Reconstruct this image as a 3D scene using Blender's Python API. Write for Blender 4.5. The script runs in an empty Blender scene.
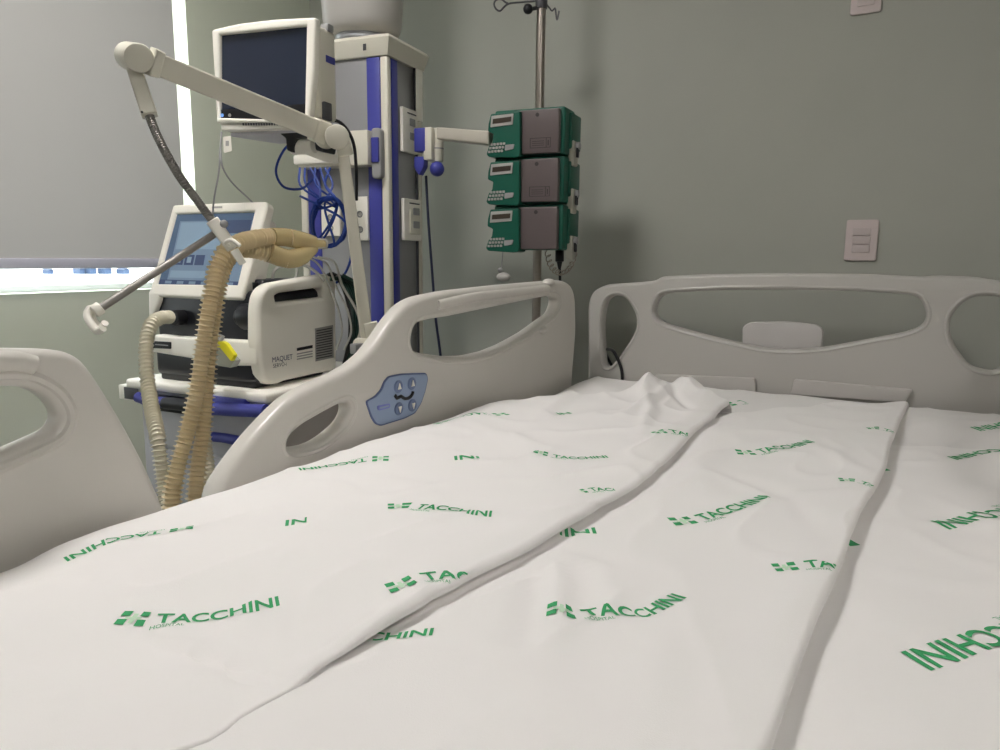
import bpy, bmesh, math, random
from mathutils import Vector, Matrix, noise
random.seed(4)
S = bpy.context.scene; COL = S.collection
R = math.radians

# ------------------------------------------------------------------ camera
FPX = 740.0
CAM = Vector((0, 0, 1.12))
RM = Matrix.Rotation(R(30.4), 3, 'Z') @ Matrix.Rotation(R(90-9.06), 3, 'X') @ Matrix.Rotation(R(0.5), 3, 'Z')
cd = bpy.data.cameras.new('camera'); cd.lens = FPX/1000*36; cd.sensor_width = 36; cd.clip_start = 0.01; cd.clip_end = 3000
co = bpy.data.objects.new('camera', cd); COL.objects.link(co)
co.matrix_world = Matrix.Translation(CAM) @ RM.to_4x4(); S.camera = co
cd.dof.use_dof = False

def ray(px, py): return RM @ Vector(((px-500)/FPX, -(py-375)/FPX, -1))
def at(px, py, d): return CAM + ray(px, py)*d
def onp(px, py, p0, n):
    r = ray(px, py); return CAM + r*((p0-CAM).dot(n)/r.dot(n))
def onz(px, py, z): return onp(px, py, Vector((0, 0, z)), Vector((0, 0, 1)))
def onx(px, py, x): return onp(px, py, Vector((x, 0, 0)), Vector((1, 0, 0)))
def ony(px, py, y): return onp(px, py, Vector((0, y, 0)), Vector((0, 1, 0)))

# ------------------------------------------------------------------ materials
def lin(c):
    return tuple(((v/255)/12.92 if v/255 <= .04045 else ((v/255+.055)/1.055)**2.4) for v in c)
MATS = {}
def mat(name, c, rough=.5, metal=0, emis=0, trans=0, bump=0, bscale=200, var=.04, vscale=6, coat=0, alpha=1, sub=0, ior=1.45):
    if name in MATS: return MATS[name]
    m = bpy.data.materials.new(name); m.use_nodes = True
    nt = m.node_tree; b = nt.nodes['Principled BSDF']
    col = lin(c)
    tc = nt.nodes.new('ShaderNodeTexCoord')
    n = nt.nodes.new('ShaderNodeTexNoise'); n.inputs['Scale'].default_value = vscale; n.inputs['Detail'].default_value = 3
    nt.links.new(tc.outputs['Object'], n.inputs['Vector'])
    cr = nt.nodes.new('ShaderNodeValToRGB')
    cr.color_ramp.elements[0].position = .3; cr.color_ramp.elements[1].position = .7
    cr.color_ramp.elements[0].color = tuple(v*(1-var) for v in col)+(1,)
    cr.color_ramp.elements[1].color = tuple(min(1, v*(1+var)) for v in col)+(1,)
    nt.links.new(n.outputs['Fac'], cr.inputs['Fac']); nt.links.new(cr.outputs['Color'], b.inputs['Base Color'])
    b.inputs['Roughness'].default_value = rough; b.inputs['Metallic'].default_value = metal
    b.inputs['IOR'].default_value = ior
    b.inputs['Transmission Weight'].default_value = trans; b.inputs['Coat Weight'].default_value = coat
    b.inputs['Alpha'].default_value = alpha
    if sub: b.inputs['Subsurface Weight'].default_value = sub; b.inputs['Subsurface Scale'].default_value = .01
    if emis: b.inputs['Emission Color'].default_value = col+(1,); b.inputs['Emission Strength'].default_value = emis
    if bump:
        n2 = nt.nodes.new('ShaderNodeTexNoise'); n2.inputs['Scale'].default_value = bscale
        nt.links.new(tc.outputs['Object'], n2.inputs['Vector'])
        bp = nt.nodes.new('ShaderNodeBump'); bp.inputs['Strength'].default_value = bump; bp.inputs['Distance'].default_value = .001
        nt.links.new(n2.outputs['Fac'], bp.inputs['Height']); nt.links.new(bp.outputs['Normal'], b.inputs['Normal'])
    MATS[name] = m; return m

M_WALL = mat('wall_paint', (168, 169, 160), .75, bump=.15, bscale=90, var=.015)  # darkened to carry the weaker light on the head wall
M_WALL_LIT = mat('window_wall_brightened', (206, 210, 194), .75, bump=.15, bscale=90, var=.015)  # extra light on the window wall put into a lighter colour
M_CEIL = mat('ceiling_paint', (225, 225, 222), .8)
M_FLOOR = mat('vinyl_floor', (150, 152, 150), .35, var=.08, vscale=20)
M_SHEET = mat('sheet_cotton', (236, 233, 231), .9, bump=.25, bscale=900, var=.008)
M_SHEETB = mat('sheet_cotton_base', (228, 225, 223), .9, bump=.25, bscale=900, var=.008)
M_GREEN = mat('green_print', (62, 160, 102), .85, var=.12, vscale=60)
M_GREENL = mat('pale_green_print', (200, 226, 200), .9)
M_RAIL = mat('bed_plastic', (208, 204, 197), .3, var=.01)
M_HEAD = mat('plastic_shaded', (180, 177, 172), .34, var=.01)  # rail plastic darkened; the headboard's shade is put into the colour
M_PANELB = mat('control_blue', (146, 164, 194), .35)
M_PANELR = mat('control_rim', (95, 110, 150), .4)
M_BTN = mat('button_blue', (108, 124, 158), .3)
M_WHITE = mat('white_plastic', (244, 240, 230), .4, var=.01)
M_IVORY = mat('ivory_enamel', (216, 212, 198), .35, var=.01)
M_GREY = mat('grey_plastic', (150, 150, 150), .45)
M_DGREY = mat('dark_grey_plastic', (74, 74, 78), .45)
M_BLACK = mat('black_plastic', (24, 24, 28), .4)
M_ANTH = mat('anthracite_plastic', (30, 31, 38), .4)
M_SILVER = mat('brushed_aluminium', (172, 174, 178), .35, metal=.6)
M_COLP = mat('column_panel', (150, 150, 152), .4, metal=.35)
M_STEEL = mat('stainless_steel', (164, 156, 148), .3, metal=1)
M_CHROME = mat('chrome', (205, 205, 205), .15, metal=1)
M_BLUE = mat('cobalt_blue', (64, 68, 152), .4)
M_BLUEC = mat('blue_cable', (26, 60, 146), .55)
M_SCR = mat('monitor_glass', (40, 47, 64), .12, coat=.3)
M_TAN = mat('amber_silicone', (236, 217, 176), .3, trans=.15, sub=.0, var=.05)
M_PALE = mat('pale_silicone', (230, 224, 204), .3, trans=.1, var=.04)
M_CLEAR = mat('clear_amber', (238, 218, 166), .15, trans=.45)
M_CLEARW = mat('clear_tube', (214, 212, 206), .25, trans=.3)
M_PUMPG = mat('pump_green', (15, 84, 68), .4)
M_PUMPD = mat('pump_door', (98, 88, 88), .35)
M_PUMPDK = mat('pump_ink', (56, 50, 50), .5)
M_LCD = mat('pump_lcd', (60, 52, 44), .3)
M_YEL = mat('yellow_plastic', (238, 228, 40), .4)
M_INK = mat('navy_ink', (48, 48, 86), .6)
M_STICK = mat('sticker_grey', (168, 166, 162), .6)
M_DGREEN = mat('dark_green_hose', (16, 52, 44), .4)
M_CART = mat('trolley_grey', (200, 199, 205), .45)
M_BLIND = mat('blind_fabric', (168, 164, 160), .85, bump=.2, bscale=400, var=.01)
_nt = M_BLIND.node_tree; _b = _nt.nodes['Principled BSDF']; _tl = _nt.nodes.new('ShaderNodeBsdfTranslucent'); _mx = _nt.nodes.new('ShaderNodeMixShader')
_tl.inputs['Color'].default_value = (.9, .88, .85, 1); _mx.inputs[0].default_value = .035
_o = _nt.nodes['Material Output']; _nt.links.new(_b.outputs[0], _mx.inputs[1]); _nt.links.new(_tl.outputs[0], _mx.inputs[2]); _nt.links.new(_mx.outputs[0], _o.inputs[0])
M_BLINDB = mat('blind_bar', (206, 206, 220), .5)
M_ALU = mat('window_aluminium', (222, 224, 226), .4)

# ------------------------------------------------------------------ mesh builder
class B:
    def __init__(s): s.bm = bmesh.new(); s.mats = []
    def mi(s, m):
        if m not in s.mats: s.mats.append(m)
        return s.mats.index(m)
    def add(s, verts, faces, m, smooth=True):
        k = s.mi(m); vs = [s.bm.verts.new(v) for v in verts]
        for f in faces:
            try: fc = s.bm.faces.new([vs[i] for i in f])
            except ValueError: continue
            fc.material_index = k; fc.smooth = smooth
        return s
    def merge(s, tb, m, M=None, smooth=True):
        tb.verts.ensure_lookup_table(); tb.verts.index_update()
        vs = [(M @ v.co if M else v.co.copy()) for v in tb.verts]
        fs = [[v.index for v in f.verts] for f in tb.faces]
        if M and M.determinant() < 0: fs = [f[::-1] for f in fs]
        tb.free(); return s.add(vs, fs, m, smooth)
    def box(s, a, b, m, M=None, bev=.004, seg=2):
        """box between two corners in the frame M, edges bevelled"""
        a, b = Vector(a), Vector(b)
        tb = bmesh.new(); bmesh.ops.create_cube(tb, size=1)
        c = (a+b)/2; d = [abs(b[i]-a[i]) for i in range(3)]
        for v in tb.verts: v.co = Vector((c[i]+v.co[i]*d[i] for i in range(3)))
        bev = min(bev, min(d)*.45)
        if bev > 0: bmesh.ops.bevel(tb, geom=tb.edges[:], offset=bev, segments=seg, affect='EDGES', profile=.5)
        return s.merge(tb, m, M, smooth=False if bev < .0005 else True)
    def cyl(s, p0, p1, r0, m, r1=None, n=24, bev=0, cap=True):
        p0, p1 = Vector(p0), Vector(p1); r1 = r0 if r1 is None else r1
        z = (p1-p0).normalized(); L = (p1-p0).length
        prof = [(0, r0), (L, r1)]
        if bev: prof = [(0, r0-bev), (bev*.3, r0-bev*.3), (bev, r0), (L-bev, r1), (L-bev*.3, r1-bev*.3), (L, r1-bev)]
        return s.lathe(p0, z, prof, m, n, cap)
    def lathe(s, p, z, prof, m, n=24, cap=True):
        z = Vector(z).normalized(); x = z.orthogonal().normalized(); y = z.cross(x); p = Vector(p)
        vs = []; fs = []
        for (h, r) in prof:
            for i in range(n):
                a = 2*math.pi*i/n; vs.append(p+z*h+(x*math.cos(a)+y*math.sin(a))*r)
        for k in range(len(prof)-1):
            for i in range(n):
                j = (i+1) % n; fs.append([k*n+i, k*n+j, (k+1)*n+j, (k+1)*n+i])
        if cap:
            fs.append(list(range(n))[::-1]); fs.append([(len(prof)-1)*n+i for i in range(n)])
        return s.add(vs, fs, m)
    def sph(s, c, r, m, sc=(1, 1, 1), n=20):
        tb = bmesh.new(); bmesh.ops.create_uvsphere(tb, u_segments=n, v_segments=n//2, radius=r)
        for v in tb.verts: v.co = Vector(c)+Vector((v.co[i]*sc[i] for i in range(3)))
        return s.merge(tb, m)
    def tube(s, pts, r, m, n=10, step=None, rf=None, flat=None):
        """tube along a smooth path; rf(distance) gives the radius"""
        P = spline([Vector(p) for p in pts], step or max(.006, r*.8))
        vs = []; fs = []; up = None; d = 0
        for i, p in enumerate(P):
            t = (P[min(i+1, len(P)-1)]-P[max(i-1, 0)]).normalized()
            if up is None: up = t.orthogonal().normalized()
            up = (up-t*up.dot(t)).normalized(); sd = t.cross(up)
            if i: d += (P[i]-P[i-1]).length
            rr = rf(d) if rf else r
            for k in range(n):
                a = 2*math.pi*k/n; vs.append(p+(up*math.cos(a)+sd*math.sin(a))*rr)
        for i in range(len(P)-1):
            for k in range(n):
                j = (k+1) % n; fs.append([i*n+k, i*n+j, (i+1)*n+j, (i+1)*n+k])
        fs.append(list(range(n))[::-1]); fs.append([(len(P)-1)*n+k for k in range(n)])
        return s.add(vs, fs, m)
    def plate(s, outline, m, M, t=.02, bev=.003, holes=(), w=0, seg=3):
        """flat shape with holes, in the u,v plane of M, thickness t centred on w, rounded edges"""
        c = bpy.data.curves.new('tmp', 'CURVE'); c.dimensions = '2D'; c.fill_mode = 'BOTH'
        for pl in [outline]+list(holes):
            sp = c.splines.new('POLY'); sp.points.add(len(pl)-1); sp.use_cyclic_u = True
            for q, (x, y) in zip(sp.points, pl): q.co = (x, y, 0, 1)
        c.extrude = max(0, t/2-bev); c.bevel_depth = bev; c.bevel_resolution = seg; c.offset = -bev
        o = bpy.data.objects.new('tmp', c); COL.objects.link(o)
        dg = bpy.context.evaluated_depsgraph_get(); me = bpy.data.meshes.new_from_object(o.evaluated_get(dg))
        tb = bmesh.new(); tb.from_mesh(me); bmesh.ops.remove_doubles(tb, verts=tb.verts[:], dist=1e-6)
        for v in tb.verts: v.co.z += w
        bpy.data.objects.remove(o); bpy.data.curves.remove(c); bpy.data.meshes.remove(me)
        return s.merge(tb, m, M)
    def text(s, body, m, M, size, w=.0005, bold=.0, t=0):
        vs, fs, wd = glyphs(body, bold)
        return s.add([M @ Vector((x*size, y*size, w)) for x, y in vs], fs, m, False)

GL = {}
def glyphs(body, bold=0):
    key = (body, bold)
    if key in GL: return GL[key]
    c = bpy.data.curves.new('tmp', 'FONT'); c.body = body; c.size = 1; c.offset = bold; c.resolution_u = 4
    o = bpy.data.objects.new('tmp', c); COL.objects.link(o)
    dg = bpy.context.evaluated_depsgraph_get(); me = bpy.data.meshes.new_from_object(o.evaluated_get(dg))
    vs = [(v.co.x, v.co.y) for v in me.vertices]; fs = [list(p.vertices) for p in me.polygons]
    bpy.data.objects.remove(o); bpy.data.curves.remove(c); bpy.data.meshes.remove(me)
    GL[key] = (vs, fs, max(v[0] for v in vs)); return GL[key]

def spline(P, step):
    if len(P) == 2:
        n = max(1, int((P[1]-P[0]).length/step)); return [P[0].lerp(P[1], i/n) for i in range(n+1)]
    out = []
    for i in range(len(P)-1):
        a = P[i-1] if i else P[0]*2-P[1]; b = P[i]; c = P[i+1]; d = P[i+2] if i+2 < len(P) else P[-1]*2-P[-2]
        n = max(2, int((c-b).length/step))
        t0 = 0; t1 = max(1e-6, (b-a).length)**.5; t2 = t1+max(1e-6, (c-b).length)**.5; t3 = t2+max(1e-6, (d-c).length)**.5
        for k in range(n):
            t = t1+(t2-t1)*k/n
            A1 = a*((t1-t)/(t1-t0))+b*((t-t0)/(t1-t0)); A2 = b*((t2-t)/(t2-t1))+c*((t-t1)/(t2-t1)); A3 = c*((t3-t)/(t3-t2))+d*((t-t2)/(t3-t2))
            B1 = A1*((t2-t)/(t2-t0))+A2*((t-t0)/(t2-t0)); B2 = A2*((t3-t)/(t3-t1))+A3*((t-t1)/(t3-t1))
            out.append(B1*((t2-t)/(t2-t1))+B2*((t-t1)/(t2-t1)))
    out.append(P[-1]); return out

def fillet(pts, r, n=5):
    out = []; N = len(pts)
    for i in range(N):
        a, b, c = Vector(pts[i-1]), Vector(pts[i]), Vector(pts[(i+1) % N])
        d1 = min(r, (a-b).length*.48); d2 = min(r, (c-b).length*.48)
        p = b+(a-b).normalized()*d1; q = b+(c-b).normalized()*d2
        for k in range(n+1):
            t = k/n; v = p*(1-t)**2+b*2*t*(1-t)+q*t*t; out.append((v.x, v.y))
    return out

# ------------------------------------------------------------------ scene graph helpers
WM = {}
def thing(name, label, cat, loc, group=None):
    o = bpy.data.objects.new(name, None); COL.objects.link(o); o.location = Vector(loc); o.empty_display_size = .05
    o['label'] = label; o['category'] = cat
    if group: o['group'] = group
    WM[o.name] = Vector(loc); return o
def obj(name, b, parent=None, label=None, origin=None):
    me = bpy.data.meshes.new(name); b.bm.normal_update()
    off = WM.get(parent.name, Vector((0, 0, 0))) if parent else (Vector(origin) if origin is not None else Vector((0, 0, 0)))
    bmesh.ops.translate(b.bm, verts=b.bm.verts[:], vec=-off)
    b.bm.to_mesh(me); b.bm.free()
    for m in b.mats: me.materials.append(m)
    try: me.set_sharp_from_angle(angle=R(38))
    except Exception: pass
    o = bpy.data.objects.new(name, me); COL.objects.link(o)
    if parent: o.parent = parent
    elif origin is not None: o.location = off
    WM[o.name] = off
    if label: o['label'] = label
    return o
def tag(o, label, cat, group=None):
    o['label'] = label; o['category'] = cat
    if group: o['group'] = group
    return o
def struct(o): o['kind'] = 'structure'; return o

def frame(o, yaw, tilt=0):
    """u to the right, v up (leaning back by tilt), w towards the viewer"""
    a = R(yaw); ex = Vector((math.cos(a), math.sin(a), 0)); ey = Vector((-math.sin(a), math.cos(a), 0)); ez = Vector((0, 0, 1))
    t = R(tilt); v = ez*math.cos(t)+ey*math.sin(t); w = ex.cross(v)
    M = Matrix((ex, v, w)).transposed().to_4x4(); M.translation = Vector(o); return M
def sideframe(Mf, x=0):
    """plane of the right-hand side of a box frame: u goes back, v up, w out to the right"""
    u = -Mf.col[2].to_3d(); v = Mf.col[1].to_3d(); w = u.cross(v)
    o = Mf @ Vector((x, 0, 0)); M = Matrix((u, v, w)).transposed().to_4x4(); M.translation = o; return M
def tr(M, pts, w=0):
    o = M @ Vector((0, 0, w)); n = M.col[2].to_3d(); I = M.inverted(); out = []
    for p in pts:
        q = I @ onp(p[0], p[1], o, n); out.append((q.x, q.y))
    return out
def bbox(pts):
    xs = [p[0] for p in pts]; ys = [p[1] for p in pts]; return min(xs), min(ys), max(xs), max(ys)

# ================================================================== ROOM
WX = -2.45; WY = 2.52; EX = 2.2; SY = -2.2; CH = 2.75
b = B(); b.box((WX-.3, SY-.2, -.1), (EX+.2, WY+.2, 0), M_FLOOR, bev=0); struct(obj('floor', b))
b = B(); b.box((WX-.3, SY-.2, CH), (EX+.2, WY+.2, CH+.1), M_CEIL, bev=0); struct(obj('ceiling', b))
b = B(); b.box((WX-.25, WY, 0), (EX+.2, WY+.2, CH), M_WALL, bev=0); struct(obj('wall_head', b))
b = B(); b.box((EX, SY, 0), (EX+.2, WY, CH), M_WALL, bev=0); struct(obj('wall_right', b))
b = B(); b.box((WX-.25, SY-.2, 0), (EX+.2, SY, CH), M_WALL, bev=0); struct(obj('wall_foot', b))
# window opening
wy1 = onx(190.5, 100, WX).y; wz0 = onx(100, 291, WX).z; wy0 = -1.3; wz1 = 2.45
b = B()
b.box((WX-.2, SY, 0), (WX, WY, wz0), M_WALL_LIT, bev=0); b.box((WX-.2, SY, wz1), (WX, WY, CH), M_WALL_LIT, bev=0)
b.box((WX-.2, wy1, wz0), (WX, WY, wz1), M_WALL_LIT, bev=0); b.box((WX-.2, SY, wz0), (WX, wy0, wz1), M_WALL_LIT, bev=0)
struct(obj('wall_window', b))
b = B()
for k in (0, 1):
    b.box((WX-.15, wy0, (wz0, wz1-.04)[k]), (WX-.1, wy1, (wz0+.02, wz1)[k]), M_ALU, bev=.003)
b.box((WX-.15, wy1-.02, wz0), (WX-.1, wy1, wz1), M_ALU, bev=.003)
b.box((WX-.15, wy0, wz0), (WX-.1, wy0+.04, wz1), M_ALU, bev=.003); b.box((WX-.15, -.25, wz0), (WX-.1, -.2, wz1), M_ALU, bev=.003)
win = struct(obj('window_1', b))
gm = bpy.data.materials.new('window_glass'); gm.use_nodes = True; nt = gm.node_tree; nt.nodes.clear()
oo = nt.nodes.new('ShaderNodeOutputMaterial'); mx = nt.nodes.new('ShaderNodeMixShader'); tp = nt.nodes.new('ShaderNodeBsdfTransparent'); gl = nt.nodes.new('ShaderNodeBsdfGlossy')
gl.inputs['Roughness'].default_value = .02; tp.inputs['Color'].default_value = (.93, .97, .97, 1); mx.inputs[0].default_value = .06
nt.links.new(tp.outputs[0], mx.inputs[1]); nt.links.new(gl.outputs[0], mx.inputs[2]); nt.links.new(mx.outputs[0], oo.inputs[0])
b = B(); b.box((WX-.128, wy0+.04, wz0+.02), (WX-.122, wy1-.02, wz1-.04), gm, bev=0); obj('pane', b, win)
# roller blind, hung inside the room in front of the window
bx = WX+.05
bl = thing('roller_blind', 'light grey roller blind drawn almost fully down over the window', 'blind', (bx, 0, 2.4))
by1 = onx(173, 60, bx).y; by1b = onx(186, 200, bx).y; zb = onx(60, 268.5, bx).z
by1 = (by1+by1b)/2
b = B()
N = 60
vs = []; fs = []
for i in range(N+1):
    y = wy0-.1+(by1-wy0+.1)*i/N
    for k in range(9):
        z = zb+.03+(2.46-zb-.03)*k/8
        vs.append((bx+.002*math.sin(y*2.1)+.001*math.sin(z*5+y), y, z))
for i in range(N):
    for k in range(8): fs.append([i*9+k, (i+1)*9+k, (i+1)*9+k+1, i*9+k+1])
b.add(vs, fs, M_BLIND); obj('blind_fabric', b, bl)
b = B(); b.box((bx-.008, wy0-.1, zb), (bx+.008, by1, zb+.032), M_BLINDB, bev=.004); obj('bottom_bar', b, bl)
b = B(); b.cyl((bx, wy0-.12, 2.49), (bx, by1+.02, 2.49), .03, M_WHITE); obj('roller_tube', b, bl)
# light switch and outlet on the head wall
def wall_plate(name, label, cat, q, mods):
    p = [ony(x, y, WY) for x, y in q]
    x0 = min(v.x for v in p); x1 = max(v.x for v in p); z0 = min(v.z for v in p); z1 = max(v.z for v in p)
    M = frame(((x0+x1)/2, WY, (z0+z1)/2), 0); W = (x1-x0)/2; H = (z1-z0)/2
    t = thing(name, label, cat, M.translation)
    b = B(); b.plate(fillet([(-W, -H), (W, -H), (W, H), (-W, H)], .008), mat('switch_plate', (205, 192, 190), .4), M, .008, .003, w=.004); obj('cover_plate', b, t)
    for k in range(mods):
        h = 2*H*.62/mods; z = -H*.62+h*k
        b = B(); b.box((-W*.55, z+.001, .006), (W*.55, z+h-.001, .0115), mat('rocker', (196, 184, 182), .35), M, bev=.002); obj('rocker' if cat == 'switch' else 'socket', b, t)
    return t
wall_plate('light_switch', 'rectangular wall switch plate with three rockers above the headboard', 'switch', [(847, 220), (876, 261)], 3)
wall_plate('wall_outlet', 'small wall plate cut off by the top edge at upper right', 'outlet', [(853, -22), (881, 12)], 2)
# ceiling lights (out of frame; the second is a fill added for brightness)
M_LED = mat('led_diffuser', (255, 251, 248), .5, emis=48.0, var=0)
M_LED_FILL = mat('led_diffuser_fill', (255, 251, 248), .5, emis=50.0, var=0)  # added fill lamp, brightens the rails and window wall
lt0 = None
for i, (x, y) in enumerate([(-1.35, .75), (1.3, -.6)]):
    t = thing('ceiling_light', ['square recessed ceiling light above the left side of the bed', 'square fill light added at the ceiling, out of frame at right rear'][i], 'light', (x, y, CH), 'ceiling lights')
    b = B(); b.plate(fillet([(-.25, -.25), (.25, -.25), (.25, .25), (-.25, .25)], .01), M_WHITE, Matrix.Translation((x, y, CH-.012)), .02, .003, holes=[[(-.222, -.222), (.222, -.222), (.222, .222), (-.222, .222)]]); obj('light_frame', b, t)
    b = B(); b.box((x-.22, y-.22, CH-.014), (x+.22, y+.22, CH-.006), (M_LED, M_LED_FILL)[i], bev=0); obj('diffuser', b, t)

# outside
b = B(); b.box((-2500, -2000, -12), (WX-.3-4, 2000, -11.95), mat('outside_ground', (206, 204, 198), .9, var=.2, vscale=.05), bev=0); struct(obj('ground_outside', b))
MB_ = mat('far_house_wall', (58, 76, 104), .8); MR_ = mat('far_house_roof', (48, 60, 84), .8)
for i, (px, w, tall) in enumerate([(48, 2.5, 3.2), (79, 3, 4.2), (90, 4, 5.2), (105, 4.5, 4.6), (123, 4, 3.8)]):
    c = onz(px, 274, -12)
    t = thing('distant_house', ['low bluish house farthest left below the blind', 'small bluish house left in the row outside', 'tall bluish house in the row outside', 'widest bluish house, right of the tall one outside', 'bluish house at the right end of the row outside'][i], 'house', c, 'houses seen below the blind')
    b = B(); b.box((c.x-4, c.y-w/2, -12), (c.x+4, c.y+w/2, -12+tall*.7), MB_, bev=0); obj('house_wall', b, t)
    b = B(); M = Matrix(((0, 0, 1, c.x), (1, 0, 0, c.y), (0, 1, 0, -12+tall*.7), (0, 0, 0, 1)))
    b.plate([(-w/2-.3, 0), (w/2+.3, 0), (0, tall*.35)], MR_, M, 9, 0); obj('house_roof', b, t)

# ================================================================== BED
Z0 = .76
bed = thing('hospital_bed', 'hospital bed with moulded beige plastic rails and headboard', 'bed', (-.36, 1.1, 0))
XL = -.925; XR = .205; YF = .05; YH = 2.15
# frame under mattress
b = B(); b.box((XL-.02, YF, .50), (XR+.02, YH, .545), M_IVORY, bev=.01)
b.box((-.7, .3, .22), (-.02, 1.9, .27), M_IVORY, bev=.01)
for y in (.55, 1.65): b.box((-.42, y-.06, .25), (-.30, y+.06, .51), M_IVORY, bev=.01)
obj('bed_frame', b, bed)
for (x, y) in [(-.72, .25), (0, .25), (-.72, 1.95), (0, 1.95)]:
    b = B(); b.cyl((x-.015, y, .065), (x+.015, y, .065), .065, M_DGREY, bev=.006); b.box((x-.03, y-.02, .06), (x+.03, y+.02, .24), M_GREY, bev=.006); obj('caster', b, bed)
# headboard (plane Y)
HY = 2.19
MH = frame((0, HY, 0), 0)
out = tr(MH, [(588, 372), (588, 302), (593, 291), (606, 284.5), (655, 281), (661, 276.5), (700, 274.5), (780, 273), (860, 274), (924, 277), (934, 275.5), (975, 277), (1000, 281)])
zr = out[-1][1]; xr = .225
out = out+[(xr-.06, zr-.005), (xr-.02, zr-.02), (xr, zr-.07), (xr, .5), (out[0][0], .5)]
h1 = tr(MH, [(604, 368), (601, 325), (604, 303), (610, 296.5), (618, 295), (627, 298.5), (637, 316), (636, 331), (624, 350), (612, 366)])
h2 = tr(MH, [(652.5, 312), (658, 296), (669, 292.5), (725, 290), (785, 289.5), (850, 291), (911, 294.5), (921, 299), (927, 313), (923, 326), (905, 332.5), (860, 341), (825, 347.5), (798, 350), (765, 349), (728, 341), (690, 331.5), (659, 322.5)])
h3 = tr(MH, [(949, 327), (953, 311), (972, 295.5), (1000, 296)])
h3 = h3+[(.175, h3[-1][1]-.02), (.18, .95)]+tr(MH, [(1000, 373), (976, 369), (966, 362.5), (953, 344)])
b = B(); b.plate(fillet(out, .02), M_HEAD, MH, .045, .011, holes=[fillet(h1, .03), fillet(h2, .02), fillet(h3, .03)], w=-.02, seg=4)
# raised rim of the three openings
def rim(b, loop, M, w, r, m, closed=True):
    pts = [M @ Vector((x, y, w)) for x, y in loop]
    if closed: pts = pts+[pts[0]]
    b.tube(pts, r, m, n=8, step=.02)
def grow(loop, d):
    cx = sum(p[0] for p in loop)/len(loop); out = []
    N = len(loop)
    area = sum(loop[i-1][0]*loop[i][1]-loop[i][0]*loop[i-1][1] for i in range(N)); sg = 1 if area > 0 else -1
    for i in range(N):
        a, c = Vector(loop[i-1]), Vector(loop[(i+1) % N]); t = (c-a).normalized(); out.append((loop[i][0]+t.y*d*sg, loop[i][1]-t.x*d*sg))
    return out
for h in (h1, h2, h3): rim(b, grow(fillet(h, .03, 3), .009), MH, -.001, .0055, M_HEAD)
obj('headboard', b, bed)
b = B(); b.plate(fillet(tr(MH, [(739, 350), (738.5, 328), (746, 323.5), (781, 322.5), (815, 326), (821, 331), (819, 352)]), .012), mat('handle_grey', (186, 182, 180), .45), MH, .02, .005, w=-.055)
b.box((tr(MH, [(760, 345)])[0][0], tr(MH, [(760, 348)])[0][1]-.03, -.06), (tr(MH, [(800, 345)])[0][0], tr(MH, [(760, 348)])[0][1], -.038), M_HEAD, MH, .003); obj('handle_panel', b, bed)
for q in ([(657, 373.5), (756, 377.5), (757, 392), (656, 388)], [(795, 378.5), (913, 389), (905, 402), (791, 394)]):  # two thin paler pads along the headboard base
    b = B(); b.plate(fillet(tr(MH, q), .006), mat('headboard_pad', (192, 188, 184), .35), MH, .014, .003, w=.009); obj('headboard_pad', b, bed)
# footboard (behind the photographer's view)
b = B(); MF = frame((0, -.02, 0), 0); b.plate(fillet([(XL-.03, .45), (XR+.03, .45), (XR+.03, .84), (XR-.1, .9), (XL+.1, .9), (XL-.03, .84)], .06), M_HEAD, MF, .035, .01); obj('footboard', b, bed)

# side rails: planes of constant X, u = Y, v = Z
def railM(x):
    M = Matrix(((0, 0, 1, x), (1, 0, 0, 0), (0, 1, 0, 0), (0, 0, 0, 1))); return M
RX = -.945
MRl = railM(RX)
o1 = tr(MRl, [(215, 493), (232, 466), (255, 436), (285, 404), (300, 393), (320, 383), (350, 369), (366, 357), (380, 340), (394, 319), (406, 305), (420, 297), (450, 291), (500, 285.5), (545, 281.5), (563, 280), (572, 284), (576, 295), (577, 330), (573, 378)])
o1 = [(o1[0][0]-.03, .56)]+o1+[(o1[-1][0], .56)]
g1 = tr(MRl, [(412, 342), (414, 330), (420, 322.5), (434, 319), (448, 317), (532, 299.5), (553, 295.5), (559, 298), (560, 303), (556, 313), (546, 320), (530, 332), (509, 344), (490, 352), (470, 356.5), (450, 357), (430, 354.5), (416, 351.5)])
g2 = tr(MRl, [(288, 449), (291, 437), (303, 426), (321, 415.5), (340, 405), (348, 402.5), (352, 405), (352, 413), (346, 424), (331, 437), (318, 445), (303, 449)])
b = B(); b.plate(fillet(o1, .03), M_RAIL, MRl, .042, .014, holes=[fillet(g1, .02), fillet(g2, .02)], w=-.021, seg=5)
for g in (g1, g2): rim(b, grow(fillet(g, .02, 3), .012), MRl, -.004, .006, M_RAIL)
# raised grip along the top and two rounded pads, as moulded
b.tube([MRl @ Vector((*p, -.004)) for p in tr(MRl, [(438, 305), (470, 298), (520, 292), (548, 288.5)])], .012, M_RAIL, n=12)
for q in ((551, 283), (543, 330)):
    p = tr(MRl, [q])[0]; b.sph(MRl @ Vector((p[0], p[1], -.008)), .022, M_RAIL, (.8, 1.3, .55))
rail1 = obj('side_rail', b, bed, 'head-end side rail with blue control panel')
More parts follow.
